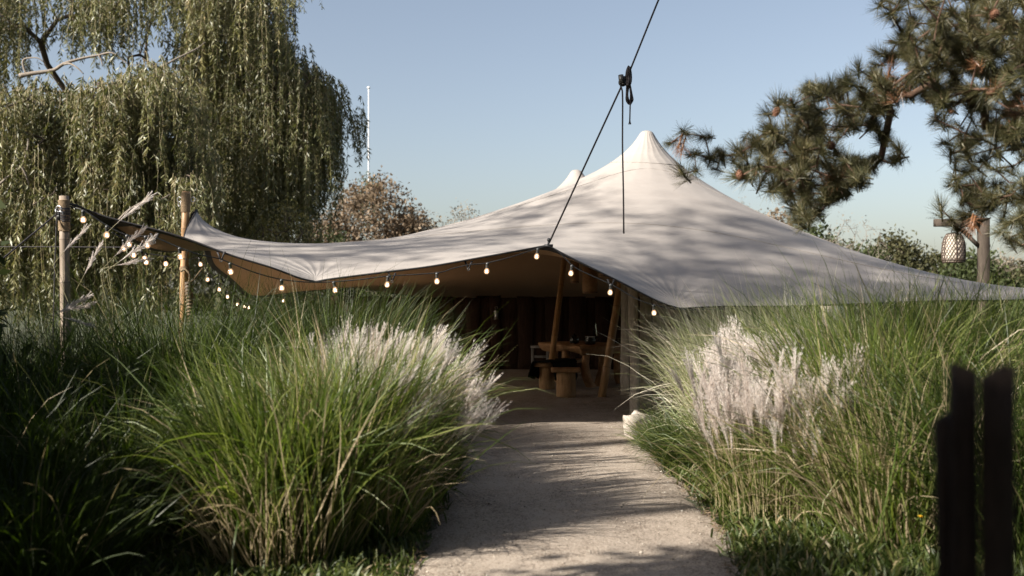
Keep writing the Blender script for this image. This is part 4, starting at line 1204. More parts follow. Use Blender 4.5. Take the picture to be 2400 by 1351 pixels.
# one yellow flower
fl = at(2157, 1213, 6.1)
t = thing('dandelion', 'single small yellow flower in the dark gap behind the lawn weeds', 'flower', (fl[0], fl[1], 0))
m = MB(); tube(m, spline([(0, 0, 0), (.01, 0, .12), (0, 0, fl[2])], 8), .0025, 5); m.obj('stem', M['weed'], t, True)
m = MB()
for q in range(18):
    a_ = q * 2.4; rr_ = .016 * (1 - (q % 3) * .2)
    m.add([(0, 0, 0), (rr_ * math.cos(a_ - .25), rr_ * math.sin(a_ - .25), .006 + .003 * (q % 3)), (rr_ * 1.2 * math.cos(a_), rr_ * 1.2 * math.sin(a_), .008), (rr_ * math.cos(a_ + .25), rr_ * math.sin(a_ + .25), .006 + .003 * (q % 3))], [(0, 1, 2, 3)])
m.obj('flower_head', M['yellow'], t, loc=(0, 0, fl[2]))

# ------------------------------------------------------------------ trees
def grow(trunk, targets, seed=0, step=.35, bias=.35, tip=.006, power=.42, jit=.06, rmax=None, sagf=0.0):
    """branches from a trunk polyline to every target point (nearest-node growth); returns nodes, parents, radii"""
    r = np.random.default_rng(seed)
    P = [np.array(q, float) for q in trunk]; par = [-1] + list(range(len(trunk) - 1)); dep = [0.0]
    for q in range(1, len(P)): dep.append(dep[-1] + np.linalg.norm(P[q] - P[q - 1]))
    tg = np.asarray(targets, float)
    d0 = np.min(np.linalg.norm(tg[:, None] - np.array(P)[None], axis=-1), 1)
    cap_ = 40000
    A = np.zeros((cap_, 3)); A[:len(P)] = P; D = np.zeros(cap_); D[:len(P)] = dep; n = len(P)
    pr = np.full(cap_, -1); pr[:n] = par
    ends = []
    for q in np.argsort(d0):
        v = tg[q]
        ds = np.linalg.norm(A[:n] - v, axis=1)
        c = ds + bias * D[:n] * .15 + bias * np.maximum(0, A[:n, 2] - v[2]) * .3
        b = int(np.argmin(c)); L = ds[b]; m = max(1, int(L / step))
        prev = b
        bend = r.normal(0, jit, 3) * L
        for k in range(1, m + 1):
            s = k / m
            pt = A[b] * (1 - s) + v * s + bend * math.sin(PI * s) + np.array([0, 0, sagf * L * math.sin(PI * s)])
            if k < m: pt = pt + r.normal(0, jit * .4, 3) * min(L, step)
            A[n] = pt; pr[n] = prev; D[n] = D[prev] + L / m; prev = n; n += 1
        ends.append(prev)
    A, pr = A[:n], pr[:n]
    cnt = np.zeros(n)
    ch = np.bincount(pr[pr >= 0], minlength=n)
    cnt[ch == 0] = 1
    for q in range(n - 1, 0, -1):
        if cnt[q] == 0: cnt[q] = 1
        cnt[pr[q]] += cnt[q]
    R = tip * cnt ** power
    if rmax: R = np.minimum(R, rmax)
    return A, pr, R, ends


def branch_mesh(A, pr, R, k=5, lo=0.0, hi=1e9, o=np.zeros(3), kmax=9):
    """tubes along the chains; only pieces whose radius lies between lo and hi"""
    n = len(A); mb = MB(); used = np.zeros(n, bool)
    order = np.argsort(-np.arange(n))
    has = np.zeros(n, bool)
    for q in order:
        if used[q] or pr[q] < 0: continue
        chn = [q]; used[q] = True; c = pr[q]
        while c >= 0:
            chn.append(c)
            if used[c]: break
            used[c] = True; c = pr[c]
        idx = np.array(chn); rr_ = R[idx].copy()
        if len(idx) > 1 and idx[-1] != 0: rr_[-1] = min(rr_[-1], rr_[-2] * 1.25)
        m = (rr_ >= lo) & (rr_ < hi)
        # contiguous runs
        st_ = 0
        while st_ < len(idx):
            if not m[st_]: st_ += 1; continue
            e = st_
            while e + 1 < len(idx) and m[e + 1]: e += 1
            e2 = min(e + 1, len(idx) - 1)
            if e2 > st_:
                kk = int(np.clip(k + rr_[st_:e2 + 1].max() * 30, 3, kmax))
                tube(mb, A[idx[st_:e2 + 1]] - o, np.minimum(rr_[st_:e2 + 1], hi * 1.05), kk, False)
            st_ = e2 + 1 if e2 > e else e + 1
    return mb


def leaf_cloud(seed, centers, per, sd, size, asp=.5, tint=(0, 1), droop=0.0, cvar=.35):
    """small diamond leaves round every twig end"""
    r = np.random.default_rng(seed)
    n = len(centers) * per
    C = np.repeat(np.asarray(centers), per, 0) + r.normal(0, 1, (n, 3)) * sd
    d = r.normal(0, 1, (n, 3)); d[:, 2] -= droop; d /= np.linalg.norm(d, axis=1)[:, None]
    s = np.cross(d, r.normal(0, 1, (n, 3))); s /= np.linalg.norm(s, axis=1)[:, None]
    L = size * r.uniform(.6, 1.3, n)[:, None]; w = L * asp * .5
    nrm_ = np.cross(d, s)
    V = np.stack([C - d * L * .5, C + s * w + nrm_ * L * .06, C + d * L * .5, C - s * w + nrm_ * L * .06], 1).reshape(-1, 3)
    ct = np.repeat(r.uniform(*tint, len(centers)), per)
    tn = np.clip(ct * cvar + (1 - cvar) * r.uniform(*tint, n), 0, 1)
    return MB().add(V, np.arange(n * 4).reshape(-1, 4), None, np.repeat(tn, 4))


def in_poly(P, poly):
    a = np.asarray(poly, float); b = np.roll(a, -1, 0)
    x, y = P[:, 0:1], P[:, 1:2]
    c = ((a[:, 1] > y) != (b[:, 1] > y)) & (x < (b[:, 0] - a[:, 0]) * (y - a[:, 1]) / (b[:, 1] - a[:, 1] + 1e-9) + a[:, 0])
    return c.sum(1) % 2 == 1


def sample_poly(r, poly, n, Y0, Y1, mind=0):
    """world points that fill an outline over a depth range, no two closer than mind metres"""
    a = np.asarray(poly, float); out = []; tries = 0
    while len(out) < n and tries < n * 60:
        tries += 1
        q = np.array([[r.uniform(a[:, 0].min(), a[:, 0].max()), r.uniform(a[:, 1].min(), a[:, 1].max())]])
        if not in_poly(q, a)[0]: continue
        p_ = at(q[0, 0], q[0, 1], r.uniform(Y0, Y1))
        if mind and out and np.min(np.linalg.norm(np.array(out) - p_, axis=1)) < mind: continue
        out.append(p_)
    return np.array(out)


def ell(r, n, c, rad, shell=.55):
    v = r.normal(0, 1, (n, 3)); v /= np.linalg.norm(v, axis=1)[:, None]
    return np.array(c) + v * (shell + (1 - shell) * r.random(n) ** .6)[:, None] * np.array(rad)


def leafy_tree(name, label, cat, base, lobes, leafmat, n_tip, per, sd, size, seed, trunk_h=.4, tip=.012, group=None, barkmat='bark', asp=.55, parts=True, power=.42):
    """trunk and limbs that branch to the twig ends of several lobes, with leaves round every end"""
    r = np.random.default_rng(seed)
    base = np.array(base, float)
    tips = np.vstack([ell(r, int(n_tip * w), base + np.array(c), rad) for (c, rad, w) in lobes])
    top = base + np.array([0, 0, max(.5, trunk_h)])
    trunk = spline([base - [0, 0, .1], base + (top - base) * .5 + r.normal(0, .05, 3), top], 6)
    A, pr, R, ends = grow(trunk, tips, seed, step=max(.25, size * 3), tip=tip, power=power)
    t = thing(name, label, cat, base, 0, group)
    thr = R.max() * .45
    tag(branch_mesh(A, pr, R, 4, 0, thr, base).obj('branch', M[barkmat], t, True), kind='stuff')
    branch_mesh(A, pr, R, 6, thr, 1e9, base).obj('trunk', M[barkmat], t, True)
    if per:
        lc = leaf_cloud(seed + 1, tips - base, per, sd, size, asp)
        tag(lc.obj('crown', M[leafmat], t), kind='stuff')
    return t


# ---- the weeping willow
r = np.random.default_rng(14)


def spray_arrays(seed, n=9, Lr=(1.2, 2.4), R=.40, leaf=.15, w=.030, every=.036):
    """a handful of hanging withes with narrow leaves, from z=0 down"""
    r = np.random.default_rng(seed); mb = MB()
    for q in range(n):
        L = r.uniform(*Lr); az = r.uniform(0, 6.28); x0 = R * r.random() ** .5
        b = np.array([x0 * math.cos(az), x0 * math.sin(az), r.uniform(-.05, .12)])
        out = r.uniform(.05, .25); m = int(L / every)
        s = np.linspace(0, 1, 8)
        ctr = np.stack([b[0] + math.cos(az) * out * (1 - np.exp(-s * 3)) + .04 * np.sin(s * 5 + az) * s, b[1] + math.sin(az) * out * (1 - np.exp(-s * 3)) + .04 * np.cos(s * 4 + az) * s, b[2] + .08 * np.sin(np.minimum(s * 6, PI)) - L * s ** 1.05], 1)
        tube(mb, ctr, np.linspace(.006, .002, 8), 3, False, .95)
        ss = np.sort(r.random(m)) ; P = np.stack([np.interp(ss, s, ctr[:, k]) for k in range(3)], 1)
        a = r.uniform(0, 6.28, m); spread = r.uniform(.3, 1.1, m)
        d = np.stack([np.cos(a) * np.sin(spread), np.sin(a) * np.sin(spread), -np.cos(spread)], 1)
        sv = np.cross(d, r.normal(0, 1, (m, 3))); sv /= np.linalg.norm(sv, axis=1)[:, None]
        l = leaf * r.uniform(.6, 1.25, m)[:, None]; ww = w * .5 * r.uniform(.7, 1.3, m)[:, None]
        V = np.stack([P, P + d * l * .4 + sv * ww, P + d * l, P + d * l * .4 - sv * ww], 1)
        tn = np.repeat(np.clip(r.uniform(.05, .55) + r.uniform(-.1, .25, m), 0, .93), 4)
        mb.add(V.reshape(-1, 3), np.arange(m * 4).reshape(-1, 4), None, tn)
    return mb


SP_A = [spray_arrays(300 + q, 14, (.9, 2.3)) for q in range(5)]
SP_L = [spray_arrays(320 + q, 10, (1.8, 4.0), .36) for q in range(4)]
SP_S = [spray_arrays(340 + q, 14, (.4, 1.2), .5) for q in range(4)]
SPM = {k: [a.mesh('hanging_spray', M['willow']) for a in v] for k, v in (('A', SP_A), ('L', SP_L), ('S', SP_S))}
SPA = {k: [a.arrays() for a in v] for k, v in (('A', SP_A), ('L', SP_L), ('S', SP_S))}

wb = at(330, 700, 26.5) - np.array([0, 0, EYE])
willow = thing('weeping_willow', 'huge weeping willow with long hanging branches filling the left side behind the tent', 'tree', wb)
tops = []                                                            # (point, kind)
def put(poly, n, Y0, Y1, kinds, mind=.35):
    for q in sample_poly(r, poly, n, Y0, Y1, mind): tops.append((q, kinds[r.integers(len(kinds))]))
# the low sunlit bough in front
put([(-160, 210), (30, 200), (150, 190), (260, 190), (340, 150), (430, 190), (470, 260), (480, 420), (300, 470), (100, 460), (-160, 450)], 150, 20.5, 23.5, 'AAS', .38)
put([(-160, 420), (120, 440), (300, 440), (470, 400), (470, 520), (300, 560), (-160, 590)], 70, 20.0, 23.0, 'AAS', .38)
put([(60, 215), (150, 185), (260, 185), (330, 140), (420, 180), (440, 230), (250, 260), (100, 260)], 40, 20.3, 22, 'SS', .28)
# upper crown with gaps of sky
put([(-160, -160), (60, -160), (90, -20), (60, 90), (0, 150), (-160, 160)], 40, 23, 28, 'AAS', .55)
put([(90, 0), (250, -40), (240, 30), (130, 80)], 9, 24, 27, 'S', .5)
put([(180, -120), (320, -120), (320, -40), (200, -30)], 16, 23, 28, 'AS', .5)
put([(170, 20), (300, -10), (300, 40), (190, 70)], 8, 24, 26, 'S', .5)
put([(330, -200), (640, -200), (660, 30), (600, 60), (520, 60), (440, 0), (390, -50)], 75, 23, 28.5, 'AAS', .45)
# right hand mass falling to the ground, its skirt over the tent
put([(430, 60), (620, 0), (668, 60), (700, 110), (660, 200), (560, 250), (470, 210)], 70, 24, 29, 'AAL', .42)
put([(600, 90), (690, 110), (725, 150), (765, 190), (788, 235), (770, 262), (720, 240), (620, 220)], 55, 24, 28.5, 'AAL', .35)
put([(470, 230), (640, 210), (740, 250), (745, 330), (690, 400), (580, 400), (540, 330)], 52, 24, 29, 'AAL', .42)
for (x_, y_) in ((790, 225), (806, 258), (814, 276), (780, 212), (765, 200), (820, 290)): tops.append((at(x_, y_, 25.5), 'S'))
for (x_, y_) in ((740, 330), (760, 300), (752, 360), (775, 280), (715, 380), (700, 400)): tops.append((at(x_, y_, 25.8), 'A'))
# curtain behind, down to the ground
put([(-160, 380), (500, 380), (560, 420), (480, 470), (-160, 470)], 60, 25, 28.5, 'AL', .5)
for x_ in np.linspace(560, 640, 6): tops.append((at(x_, 330 + 20 * r.random(), 27.5), 'L'))
TP = np.array([q for q, _ in tops])
trunk = spline([wb - [0, 0, .2], wb + [-.1, 0, 1.6], wb + [.1, 0, 3.2], wb + [.05, -.2, 4.6]], 9)
limbs = [np.vstack([trunk[-1], at(300, 130, 26), at(300, 40, 25.5), at(270, -60, 25.5), at(250, -190, 26)]),
         np.vstack([trunk[-2], at(180, 250, 26), at(110, 150, 25.5), at(90, 90, 25), at(20, 40, 24.5), at(-60, 10, 24.5)]),
         np.vstack([trunk[-1], at(330, 110, 26), at(380, 95, 25.5), at(440, 130, 25.5), at(520, 150, 26), at(600, 120, 26.5)]),
         np.vstack([trunk[-1], at(350, 60, 26.5), at(430, 0, 26.5), at(520, -80, 27)]),
         np.vstack([trunk[-2], at(430, 300, 26.5), at(520, 190, 26.5), at(640, 170, 26.5), at(740, 180, 26.5)])]
lt = np.vstack([spline(l_, 12)[1:] for l_ in limbs])
A, pr, R, ends = grow(trunk, np.vstack([lt, TP + [0, 0, .05]]), 9, step=.5, bias=.55, tip=.016, power=.44, jit=.09, rmax=.42, sagf=.10)
tag(branch_mesh(A, pr, R, 4, 0, .06, wb).obj('twig', M['bark'], willow, True), kind='stuff')
branch_mesh(A, pr, R, 6, .06, .19, wb).obj('limb', M['bark'], willow, True)
branch_mesh(A, pr, R, 8, .19, 9, wb).obj('trunk', M['bark'], willow, True)
# bare, bleached boughs
for P in ([at(46, 178, 21.5), at(80, 172, 21.5), at(125, 165, 21.5), at(150, 150, 21.4), at(190, 138, 21.4), at(230, 130, 21.4), at(262, 124, 21.3), at(285, 140, 21.3), at(302, 152, 21.3)],
          [at(150, 151, 21.4), at(165, 150, 21.3), at(182, 160, 21.2), at(196, 174, 21.2)], [at(62, 172, 21.5), at(56, 160, 21.5), at(56, 140, 21.5), at(86, 136, 21.4), at(104, 147, 21.4)], [at(232, 130, 21.4), at(238, 142, 21.4), at(240, 156, 21.4)],
          [at(-10, 440, 20.2), at(30, 405, 20.2), at(52, 385, 20.2), at(64, 350, 20.3), at(66, 325, 20.4)], [at(50, 388, 20.2), at(60, 410, 20.2), at(68, 435, 20.2)], [at(372, 162, 21.5), at(410, 140, 21.6), at(460, 115, 21.8), at(480, 100, 22)],
          [at(275, 520, 19.5), at(300, 495, 19.5), at(340, 472, 19.6), at(375, 468, 19.7), at(400, 455, 19.8)]):
    m = MB(); n_ = len(P); tube(m, spline(np.array(P) - wb, n_ * 4), np.linspace(.05 if n_ > 5 else .026, .010, n_ * 4), 6); m.obj('bare_branch', M['pale_wood'], willow, True)
# the 300 nearest sprays are parts, the rest one mass
rest = MB()
order = np.argsort(TP[:, 1])
for c, q in enumerate(order):
    p_, k = tops[q]; v = int(r.integers(len(SPM[k]))); a = r.uniform(0, 6.28); s = r.uniform(.85, 1.15)
    if c < 300: link('hanging_spray', SPM[k][v], willow, p_ - wb, (0, 0, a), s)
    else: rest.put(SPA[k][v], Matrix.Translation((p_ - wb).tolist()) @ Matrix.Rotation(a, 4, 'Z') @ Matrix.Scale(s, 4), r.uniform(-.05, .15))
# the far side of the crown
far = np.vstack([sample_poly(r, [(-200, 100), (0, 120), (40, 200), (-200, 250)], 10, 28.5, 31.5, .6), sample_poly(r, [(430, 150), (720, 200), (700, 400), (480, 440)], 55, 29, 31.5, .5), sample_poly(r, [(-200, 330), (430, 300), (560, 430), (-200, 500)], 70, 28.5, 31.5, .5)])
for p_ in far: rest.put(SPA['L'][r.integers(4)], Matrix.Translation((p_ - wb).tolist()) @ Matrix.Rotation(r.uniform(0, 6.28), 4, 'Z'), r.uniform(-.1, .1))
tag(rest.obj('foliage', M['willow'], willow), kind='stuff')
# one twig of a nearer branch hanging into the top of the frame
for (x_, y_, Yd) in ((722, -70, 21), (680, -60, 21.2)): link('hanging_spray', SPM['S'][1], willow, at(x_, y_, Yd) - wb, None, .7)

# ---- the pine reaching in from the right
def tuft_arrays(seed, n=110, L=.105, w=.0020):
    r = np.random.default_rng(seed); mb = MB()
    tube(mb, [(0, 0, -.08), (0, 0, -.02), (0, 0, .035)], [.005, .006, .007], 6, True, .6)
    z = r.uniform(-.06, .03, n); az = r.uniform(0, 6.28, n)
    th = np.interp(z, [-.06, .03], [1.25, .3]) + r.normal(0, .22, n); l = L * r.uniform(.75, 1.1, n)
    d = np.stack([np.sin(th) * np.cos(az), np.sin(th) * np.sin(az), np.cos(th)], 1)
    b = np.stack([.006 * np.cos(az), .006 * np.sin(az), z], 1)
    mid = b + d * l[:, None] * .5; d2 = d + r.normal(0, .10, (n, 3)); end = mid + d2 * l[:, None] * .5
    sv = np.cross(d, r.normal(0, 1, (n, 3))); sv /= np.linalg.norm(sv, axis=1)[:, None]; sv *= w * .5
    V = np.stack([b - sv, b + sv, mid - sv, mid + sv, end - sv * .25, end + sv * .25], 1).reshape(-1, 3)
    q = np.array([[0, 1, 3, 2], [2, 3, 5, 4]]); Q = (q[None] + 6 * np.arange(n)[:, None, None]).reshape(-1, 4)
    mb.add(V, Q, None, np.repeat(np.clip(r.normal(.45, .22, n), 0, 1), 6))
    return mb


TU = [tuft_arrays(400 + q, 150, .082 + .008 * (q % 3)) for q in range(6)]
TUM = [a.mesh('needle_tuft', M['needle']) for a in TU]; TUA = [a.arrays() for a in TU]
TUD = [tuft_arrays(420 + q, 70, .095).mesh('needle_tuft', M['needle_dead']) for q in range(2)]
# bud scales colour: a small brown candle at each tip
m = MB(); lathe(m, [(.004, 0), (.009, .008), (.007, .022), (.001, .032)], 6); CANDLE = m.mesh('bud', M['cone'], True)
m = MB(); rr0 = np.random.default_rng(4)
lathe(m, [(.008, 0), (.018, .01), (.022, .025), (.017, .045), (.006, .058)], 10)
for q in range(46):
    a = q * 2.39996; z = .004 + .05 * q / 46; rad = np.interp(z, [0, .025, .058], [.016, .024, .007])
    c_, s_ = math.cos(a), math.sin(a)
    m.add([(rad * c_ * .8 - .007 * s_, rad * s_ * .8 + .007 * c_, z), (rad * c_ * .8 + .007 * s_, rad * s_ * .8 - .007 * c_, z), ((rad + .009) * c_, (rad + .009) * s_, z + .008)], None, [(0, 1, 2)])
CONE = m.mesh('pine_cone', M['cone'])

r = np.random.default_rng(23)
pb = np.array([5.6, 8.2, -.1])
pine = thing('pine_tree', 'pine tree whose needled boughs reach in from the upper right corner', 'tree', pb)
pts = []
PA = [(2085, 75), (2200, 50), (2290, 20), (2480, -40), (2480, 330), (2330, 320), (2250, 270), (2180, 235), (2110, 205), (2075, 260), (2030, 300), (1985, 350), (1930, 340), (1880, 350), (1835, 300), (1808, 262), (1850, 215), (1900, 205), (1960, 175), (2010, 165)]
PB = [(1700, 345), (1740, 320), (1800, 300), (1880, 340), (1960, 350), (2040, 390), (2045, 440), (1975, 450), (1935, 480), (1900, 515), (1860, 505), (1845, 465), (1790, 440), (1730, 425), (1690, 400)]
PC = [(2190, 280), (2300, 300), (2480, 320), (2480, 560), (2390, 560), (2320, 500), (2250, 500), (2215, 490), (2230, 430), (2190, 400), (2200, 340)]
PD = [(2060, -10), (2090, 30), (2150, 45), (2200, 10), (2480, -40), (2480, -260), (2300, -260), (2160, -120), (2075, -60)]
pts += list(sample_poly(r, PA, 240, 6.2, 8.2, .10)); pts += list(sample_poly(r, PB, 84, 6.3, 7.6, .11)); pts += list(sample_poly(r, PC, 72, 6.4, 8.0, .13)); pts += list(sample_poly(r, [(2110, -20), (2470, -40), (2470, 200), (2160, 190), (2080, 100)], 55, 6.2, 7.8, .11)); pts += list(sample_poly(r, PD, 46, 6.4, 8.2, .16))
for (x_, y_, Yd) in ((1572, 336, 6.9), (1605, 312, 6.9), (1652, 322, 6.95), (1628, 362, 6.9), (1600, 408, 6.85), (1632, 400, 6.9), (1665, 372, 6.95), (1680, 398, 7.0), (2098, 345, 7.0), (2108, 372, 7.0), (2090, 28, 6.8), (2062, 12, 6.8), (2110, 352, 6.9), (2230, 515, 6.9), (2262, 505, 7.0), (2300, 520, 7.1), (2345, 545, 6.8), (2360, 560, 6.9), (2395, 575, 6.8), (2250, 540, 7.0), (2205, 490, 6.9), (1872, 525, 6.8), (1890, 520, 6.9), (1920, 500, 6.9), (2395, 520, 6.6), (1800, 268, 6.7), (1812, 305, 6.8), (1835, 240, 6.8)):
    pts.append(at(x_, y_, Yd))
pts = np.array(pts)
trunk = spline([pb, pb + [-.05, 0, 1.5], pb + [-.2, -.1, 3.2], pb + [-.3, -.1, 5.0], pb + [-.2, 0, 7.0]], 14)
l1 = spline([trunk[6], at(2420, 210, 7.6), at(2230, 150, 7.2), at(2080, 230, 7.1), at(1950, 300, 7.0), at(1820, 370, 6.95), at(1690, 365, 6.95)], 26)
l2 = spline([trunk[5], at(2440, 300, 7.7), at(2330, 400, 7.3), at(2260, 470, 7.1)], 12)
l3 = spline([trunk[9], at(2450, -60, 7.8), at(2260, -60, 7.4), at(2120, -10, 7.1)], 14)
l4 = spline([l1[14], at(2010, 330, 7.1), at(1985, 420, 7.0), at(1900, 490, 6.95)], 10)
A, pr, R, ends = grow(trunk, np.vstack([l1[1:], l2[1:], l3[1:], l4[1:], pts]), 5, step=.10, bias=.5, tip=.0055, power=.40, jit=.10, rmax=.14, sagf=-.12)
nl = len(l1) + len(l2) + len(l3) + len(l4) - 4
tag(branch_mesh(A, pr, R, 5, 0, .016, pb).obj('twig', M['twig'], pine, True), kind='stuff')
branch_mesh(A, pr, R, 6, .016, .075, pb).obj('bough', M['twig'], pine, True)
branch_mesh(A, pr, R, 9, .075, 9, pb).obj('trunk', M['bark'], pine, True)
order = np.argsort(np.linalg.norm(pts - np.array([3.0, 7, 3]), axis=1))
rest = MB(); ncone = 0
vis = [q for q in range(len(pts)) if pts[q][0] / pts[q][1] * FP + 1200 < 2440 and HY - (pts[q][2] - EYE) / pts[q][1] * FP > -40]
hid = [q for q in range(len(pts)) if q not in set(vis)]
cnt = 0
for c, q in enumerate(vis + hid):
    e = ends[nl + q]; d = A[e] - A[pr[e]]; d /= np.linalg.norm(d) + 1e-9
    d = d * .6 + np.array([-.35, -.25, .45]) * r.uniform(.2, 1) + r.normal(0, .25, 3); d /= np.linalg.norm(d)
    M4 = rot_to(d, r.uniform(0, 6.28)); s = r.uniform(.75, 1.3)
    if cnt < 292:
        dead = r.random() < .035 or c == 999
        tf = link('needle_tuft', (TUD if dead else TUM)[r.integers(2 if dead else 6)], pine, pts[q] - pb, M4.to_euler(), s); cnt += 1
        if r.random() < .3: link('bud', CANDLE, tf, (0, 0, .03))
        if r.random() < .10 and ncone < 24:
            link('pine_cone', CONE, pine, pts[q] - pb + np.array([0, -.02, -.02]), rot_to(r.normal(0, 1, 3)).to_euler(), r.uniform(.8, 1.2)); ncone += 1
    else: rest.put(TUA[r.integers(6)], Matrix.Translation((pts[q] - pb).tolist()) @ M4 @ Matrix.Scale(s, 4))
# a second tuft or two back along each twig thickens the boughs
for q in range(len(pts)):
    e = ends[nl + q]
    for back in range(3):
        e2 = pr[e] if pr[e] >= 0 else e
        e = e2
        if r.random() < .55:
            d = r.normal(0, 1, 3) * .6 + np.array([-.2, -.2, .5]); d /= np.linalg.norm(d)
            rest.put(TUA[r.integers(6)], Matrix.Translation((A[e] - pb + r.normal(0, .02, 3)).tolist()) @ rot_to(d) @ Matrix.Scale(r.uniform(.6, 1.05), 4))
# upper crown, out of the frame
up = ell(r, 260, pb + np.array([0.2, 0.2, 6.2]), (2.6, 2.6, 2.2), .3)
up = up[(HY - (up[:, 2] - EYE) / np.maximum(up[:, 1], 1) * FP < -60) | (up[:, 0] / up[:, 1] * FP + 1200 > 2500)]
for p_ in up: rest.put(TUA[r.integers(6)], Matrix.Translation((p_ - pb).tolist()) @ rot_to(r.normal(0, 1, 3)) @ Matrix.Scale(2.2, 4))
tag(rest.obj('foliage', M['needle'], pine), kind='stuff')
for (x_, y_, Yd) in ((1592, 338, 6.88), (1600, 345, 6.88), (2090, 228, 6.6), (2280, 530, 6.85), (2275, 525, 6.9)):
    link('needle_tuft', TUD[0], pine, at(x_, y_, Yd) - pb, rot_to((-.3, -.2, -.9 if y_ > 300 else .3)).to_euler(), 1.0, )

# ---- trees and shrubs behind the tent
leafy_tree('autumn_tree', 'round brown autumn tree behind the tent, in front of the flagpole', 'tree', at(880, 700, 46) - [0, 0, EYE],
           [((-.1, 0, 4.9), (2.1, 1.6, 2.3), .5), ((1.6, .3, 4.0), (1.5, 1.5, 1.6), .35), ((-2.1, -.2, 3.8), (1.4, 1.3, 1.5), .35)], 'leaf_brown', 360, 30, .26, .19, 71, .9, .014, None, 'pale_wood')
leafy_tree('evergreen_shrub', 'small dark evergreen rising behind the brown tree by the flagpole', 'tree', at(868, 700, 52) - [0, 0, EYE], [((0, 0, 6.6), (.75, .7, 1.3), 1)], 'leaf_dark', 50, 30, .2, .16, 72, 3)
leafy_tree('dark_shrub', 'dark green shrub between the willow and the brown tree', 'shrub', at(770, 700, 40) - [0, 0, EYE], [((0, 0, 2.6), (1.1, 1, 1.7), .6), ((1.4, .3, 2.2), (1.2, 1, 1.0), .4)], 'leaf_dark', 120, 34, .2, .14, 73)
leafy_tree('green_shrub', 'low green shrub at the foot of the brown tree above the tent roof', 'shrub', at(905, 700, 40) - [0, 0, EYE], [((0, 0, 2.2), (1.6, 1, 1.3), 1)], 'leaf_olive', 110, 34, .2, .14, 74)
leafy_tree('yellowish_shrub', 'yellow green bush under the right hand skirt of the willow', 'shrub', at(668, 700, 23.2) - [0, 0, EYE], [((0, 0, 2.6), (.85, .8, 1.2), .6), ((.2, 0, 1.6), (1.1, .9, 1.3), .4)], 'leaf_yellow', 170, 34, .16, .075, 75)
leafy_tree('bare_tree', 'thin almost leafless tree right of the brown tree', 'tree', at(1085, 700, 55) - [0, 0, EYE], [((0, 0, 4.6), (1.1, .9, 2.4), 1)], 'leaf_grey', 190, 7, .22, .13, 76, 1.2, .011, None, 'pale_wood')
leafy_tree('bare_tree', 'small twiggy tree touching the right side of the brown tree', 'tree', at(1015, 700, 50) - [0, 0, EYE], [((0, 0, 3.8), (1.0, .9, 1.8), 1)], 'leaf_grey', 150, 10, .2, .13, 77, 1.0, .011, None, 'pale_wood')
HZ = [  # px, depth, half width, top row, material, label
    (1815, 46, 2.2, 498, 'leaf_brown', 'brownish tree emerging from the right slope of the tent'),
    (1890, 40, 1.3, 535, 'leaf_dark', 'dark green round tree just right of the brownish one'),
    (1985, 50, 2.6, 575, 'leaf_olive', 'olive bushes behind the white roof'),
    (2105, 46, 1.9, 562, 'leaf_olive', 'olive tree with a knobbly top left of the lantern'),
    (2050, 44, 1.2, 590, 'leaf_dark', 'dark low shrub between the olive bushes'),
    (2200, 48, 2.4, 592, 'leaf_olive', 'wide olive shrub behind the basket lantern'),
    (2290, 42, 1.8, 606, 'leaf_dark', 'dark shrub behind the lantern post'),
    (2350, 46, 1.6, 612, 'leaf_grey', 'greyish shrub right of the lantern post'),
    (2430, 44, 1.8, 622, 'leaf_olive', 'olive shrub at the right border'),
    (1940, 42, 1.2, 600, 'leaf_olive', 'small olive shrub close behind the tent slope'),
]
for q, (px, Yd, hw, yt, mt, lab) in enumerate(HZ):
    b = at(px, 700, Yd) - [0, 0, EYE]; top = EYE + (HY - yt) / FP * Yd
    rr_ = np.random.default_rng(500 + q)
    lob = [((rr_.uniform(-.2, .2) * hw, 0, top * .60), (hw * .62, hw * .6, top * .42), .45), ((-.55 * hw, .2, top * .45), (hw * .55, hw * .5, top * .34), .28), ((.55 * hw, -.2, top * .42), (hw * .55, hw * .5, top * .32), .27)]
    leafy_tree('background_tree' if top > 4.5 else 'background_shrub', lab, 'tree' if top > 4.5 else 'shrub', b, lob, mt, 280, 40, .26, .20, 520 + q, top * .2, .013, 'trees and shrubs behind the tent')
for q, (px, Yd, yt, hw, lab) in enumerate(((1985, 38, 505, 1.4, 'wispy bare pale tree swaying above the olive bushes'), (1925, 42, 548, .8, 'slender bare tree with a pale stem by the white roof'), (1722, 60, 468, .9, 'faint bare treetop showing over the right slope of the tent'))):
    b = at(px, 700, Yd) - [0, 0, EYE]; top = EYE + (HY - yt) / FP * Yd
    leafy_tree('bare_tree', lab, 'tree', b, [((.3, 0, top * .74), (hw, hw * .8, top * .26), 1)], 'leaf_grey', 170, 2 if q == 0 else 6, .15, .10, 560 + q, top * .3, .0065, None, 'pale_wood', .4)
# treeline that closes the view far behind
r = np.random.default_rng(44)
tl = MB(); cs = []
for a in np.linspace(0, 2 * PI, 150, endpoint=False):
    d = 95 + 12 * r.random(); cs.append((d * math.cos(a), d * math.sin(a), 0, r.uniform(2.2, 4.2) if math.sin(a) > .3 else r.uniform(5, 9)))
C = np.vstack([ell(r, 46, (x, y, h * .5), (3.0, 3.0, h * .52), .3) for x, y, _, h in cs])
tag(leaf_cloud(45, C, 5, .5, .75, .7).obj('treeline', M['leaf_olive']), 'low far off belt of trees closing the view', kind='stuff')

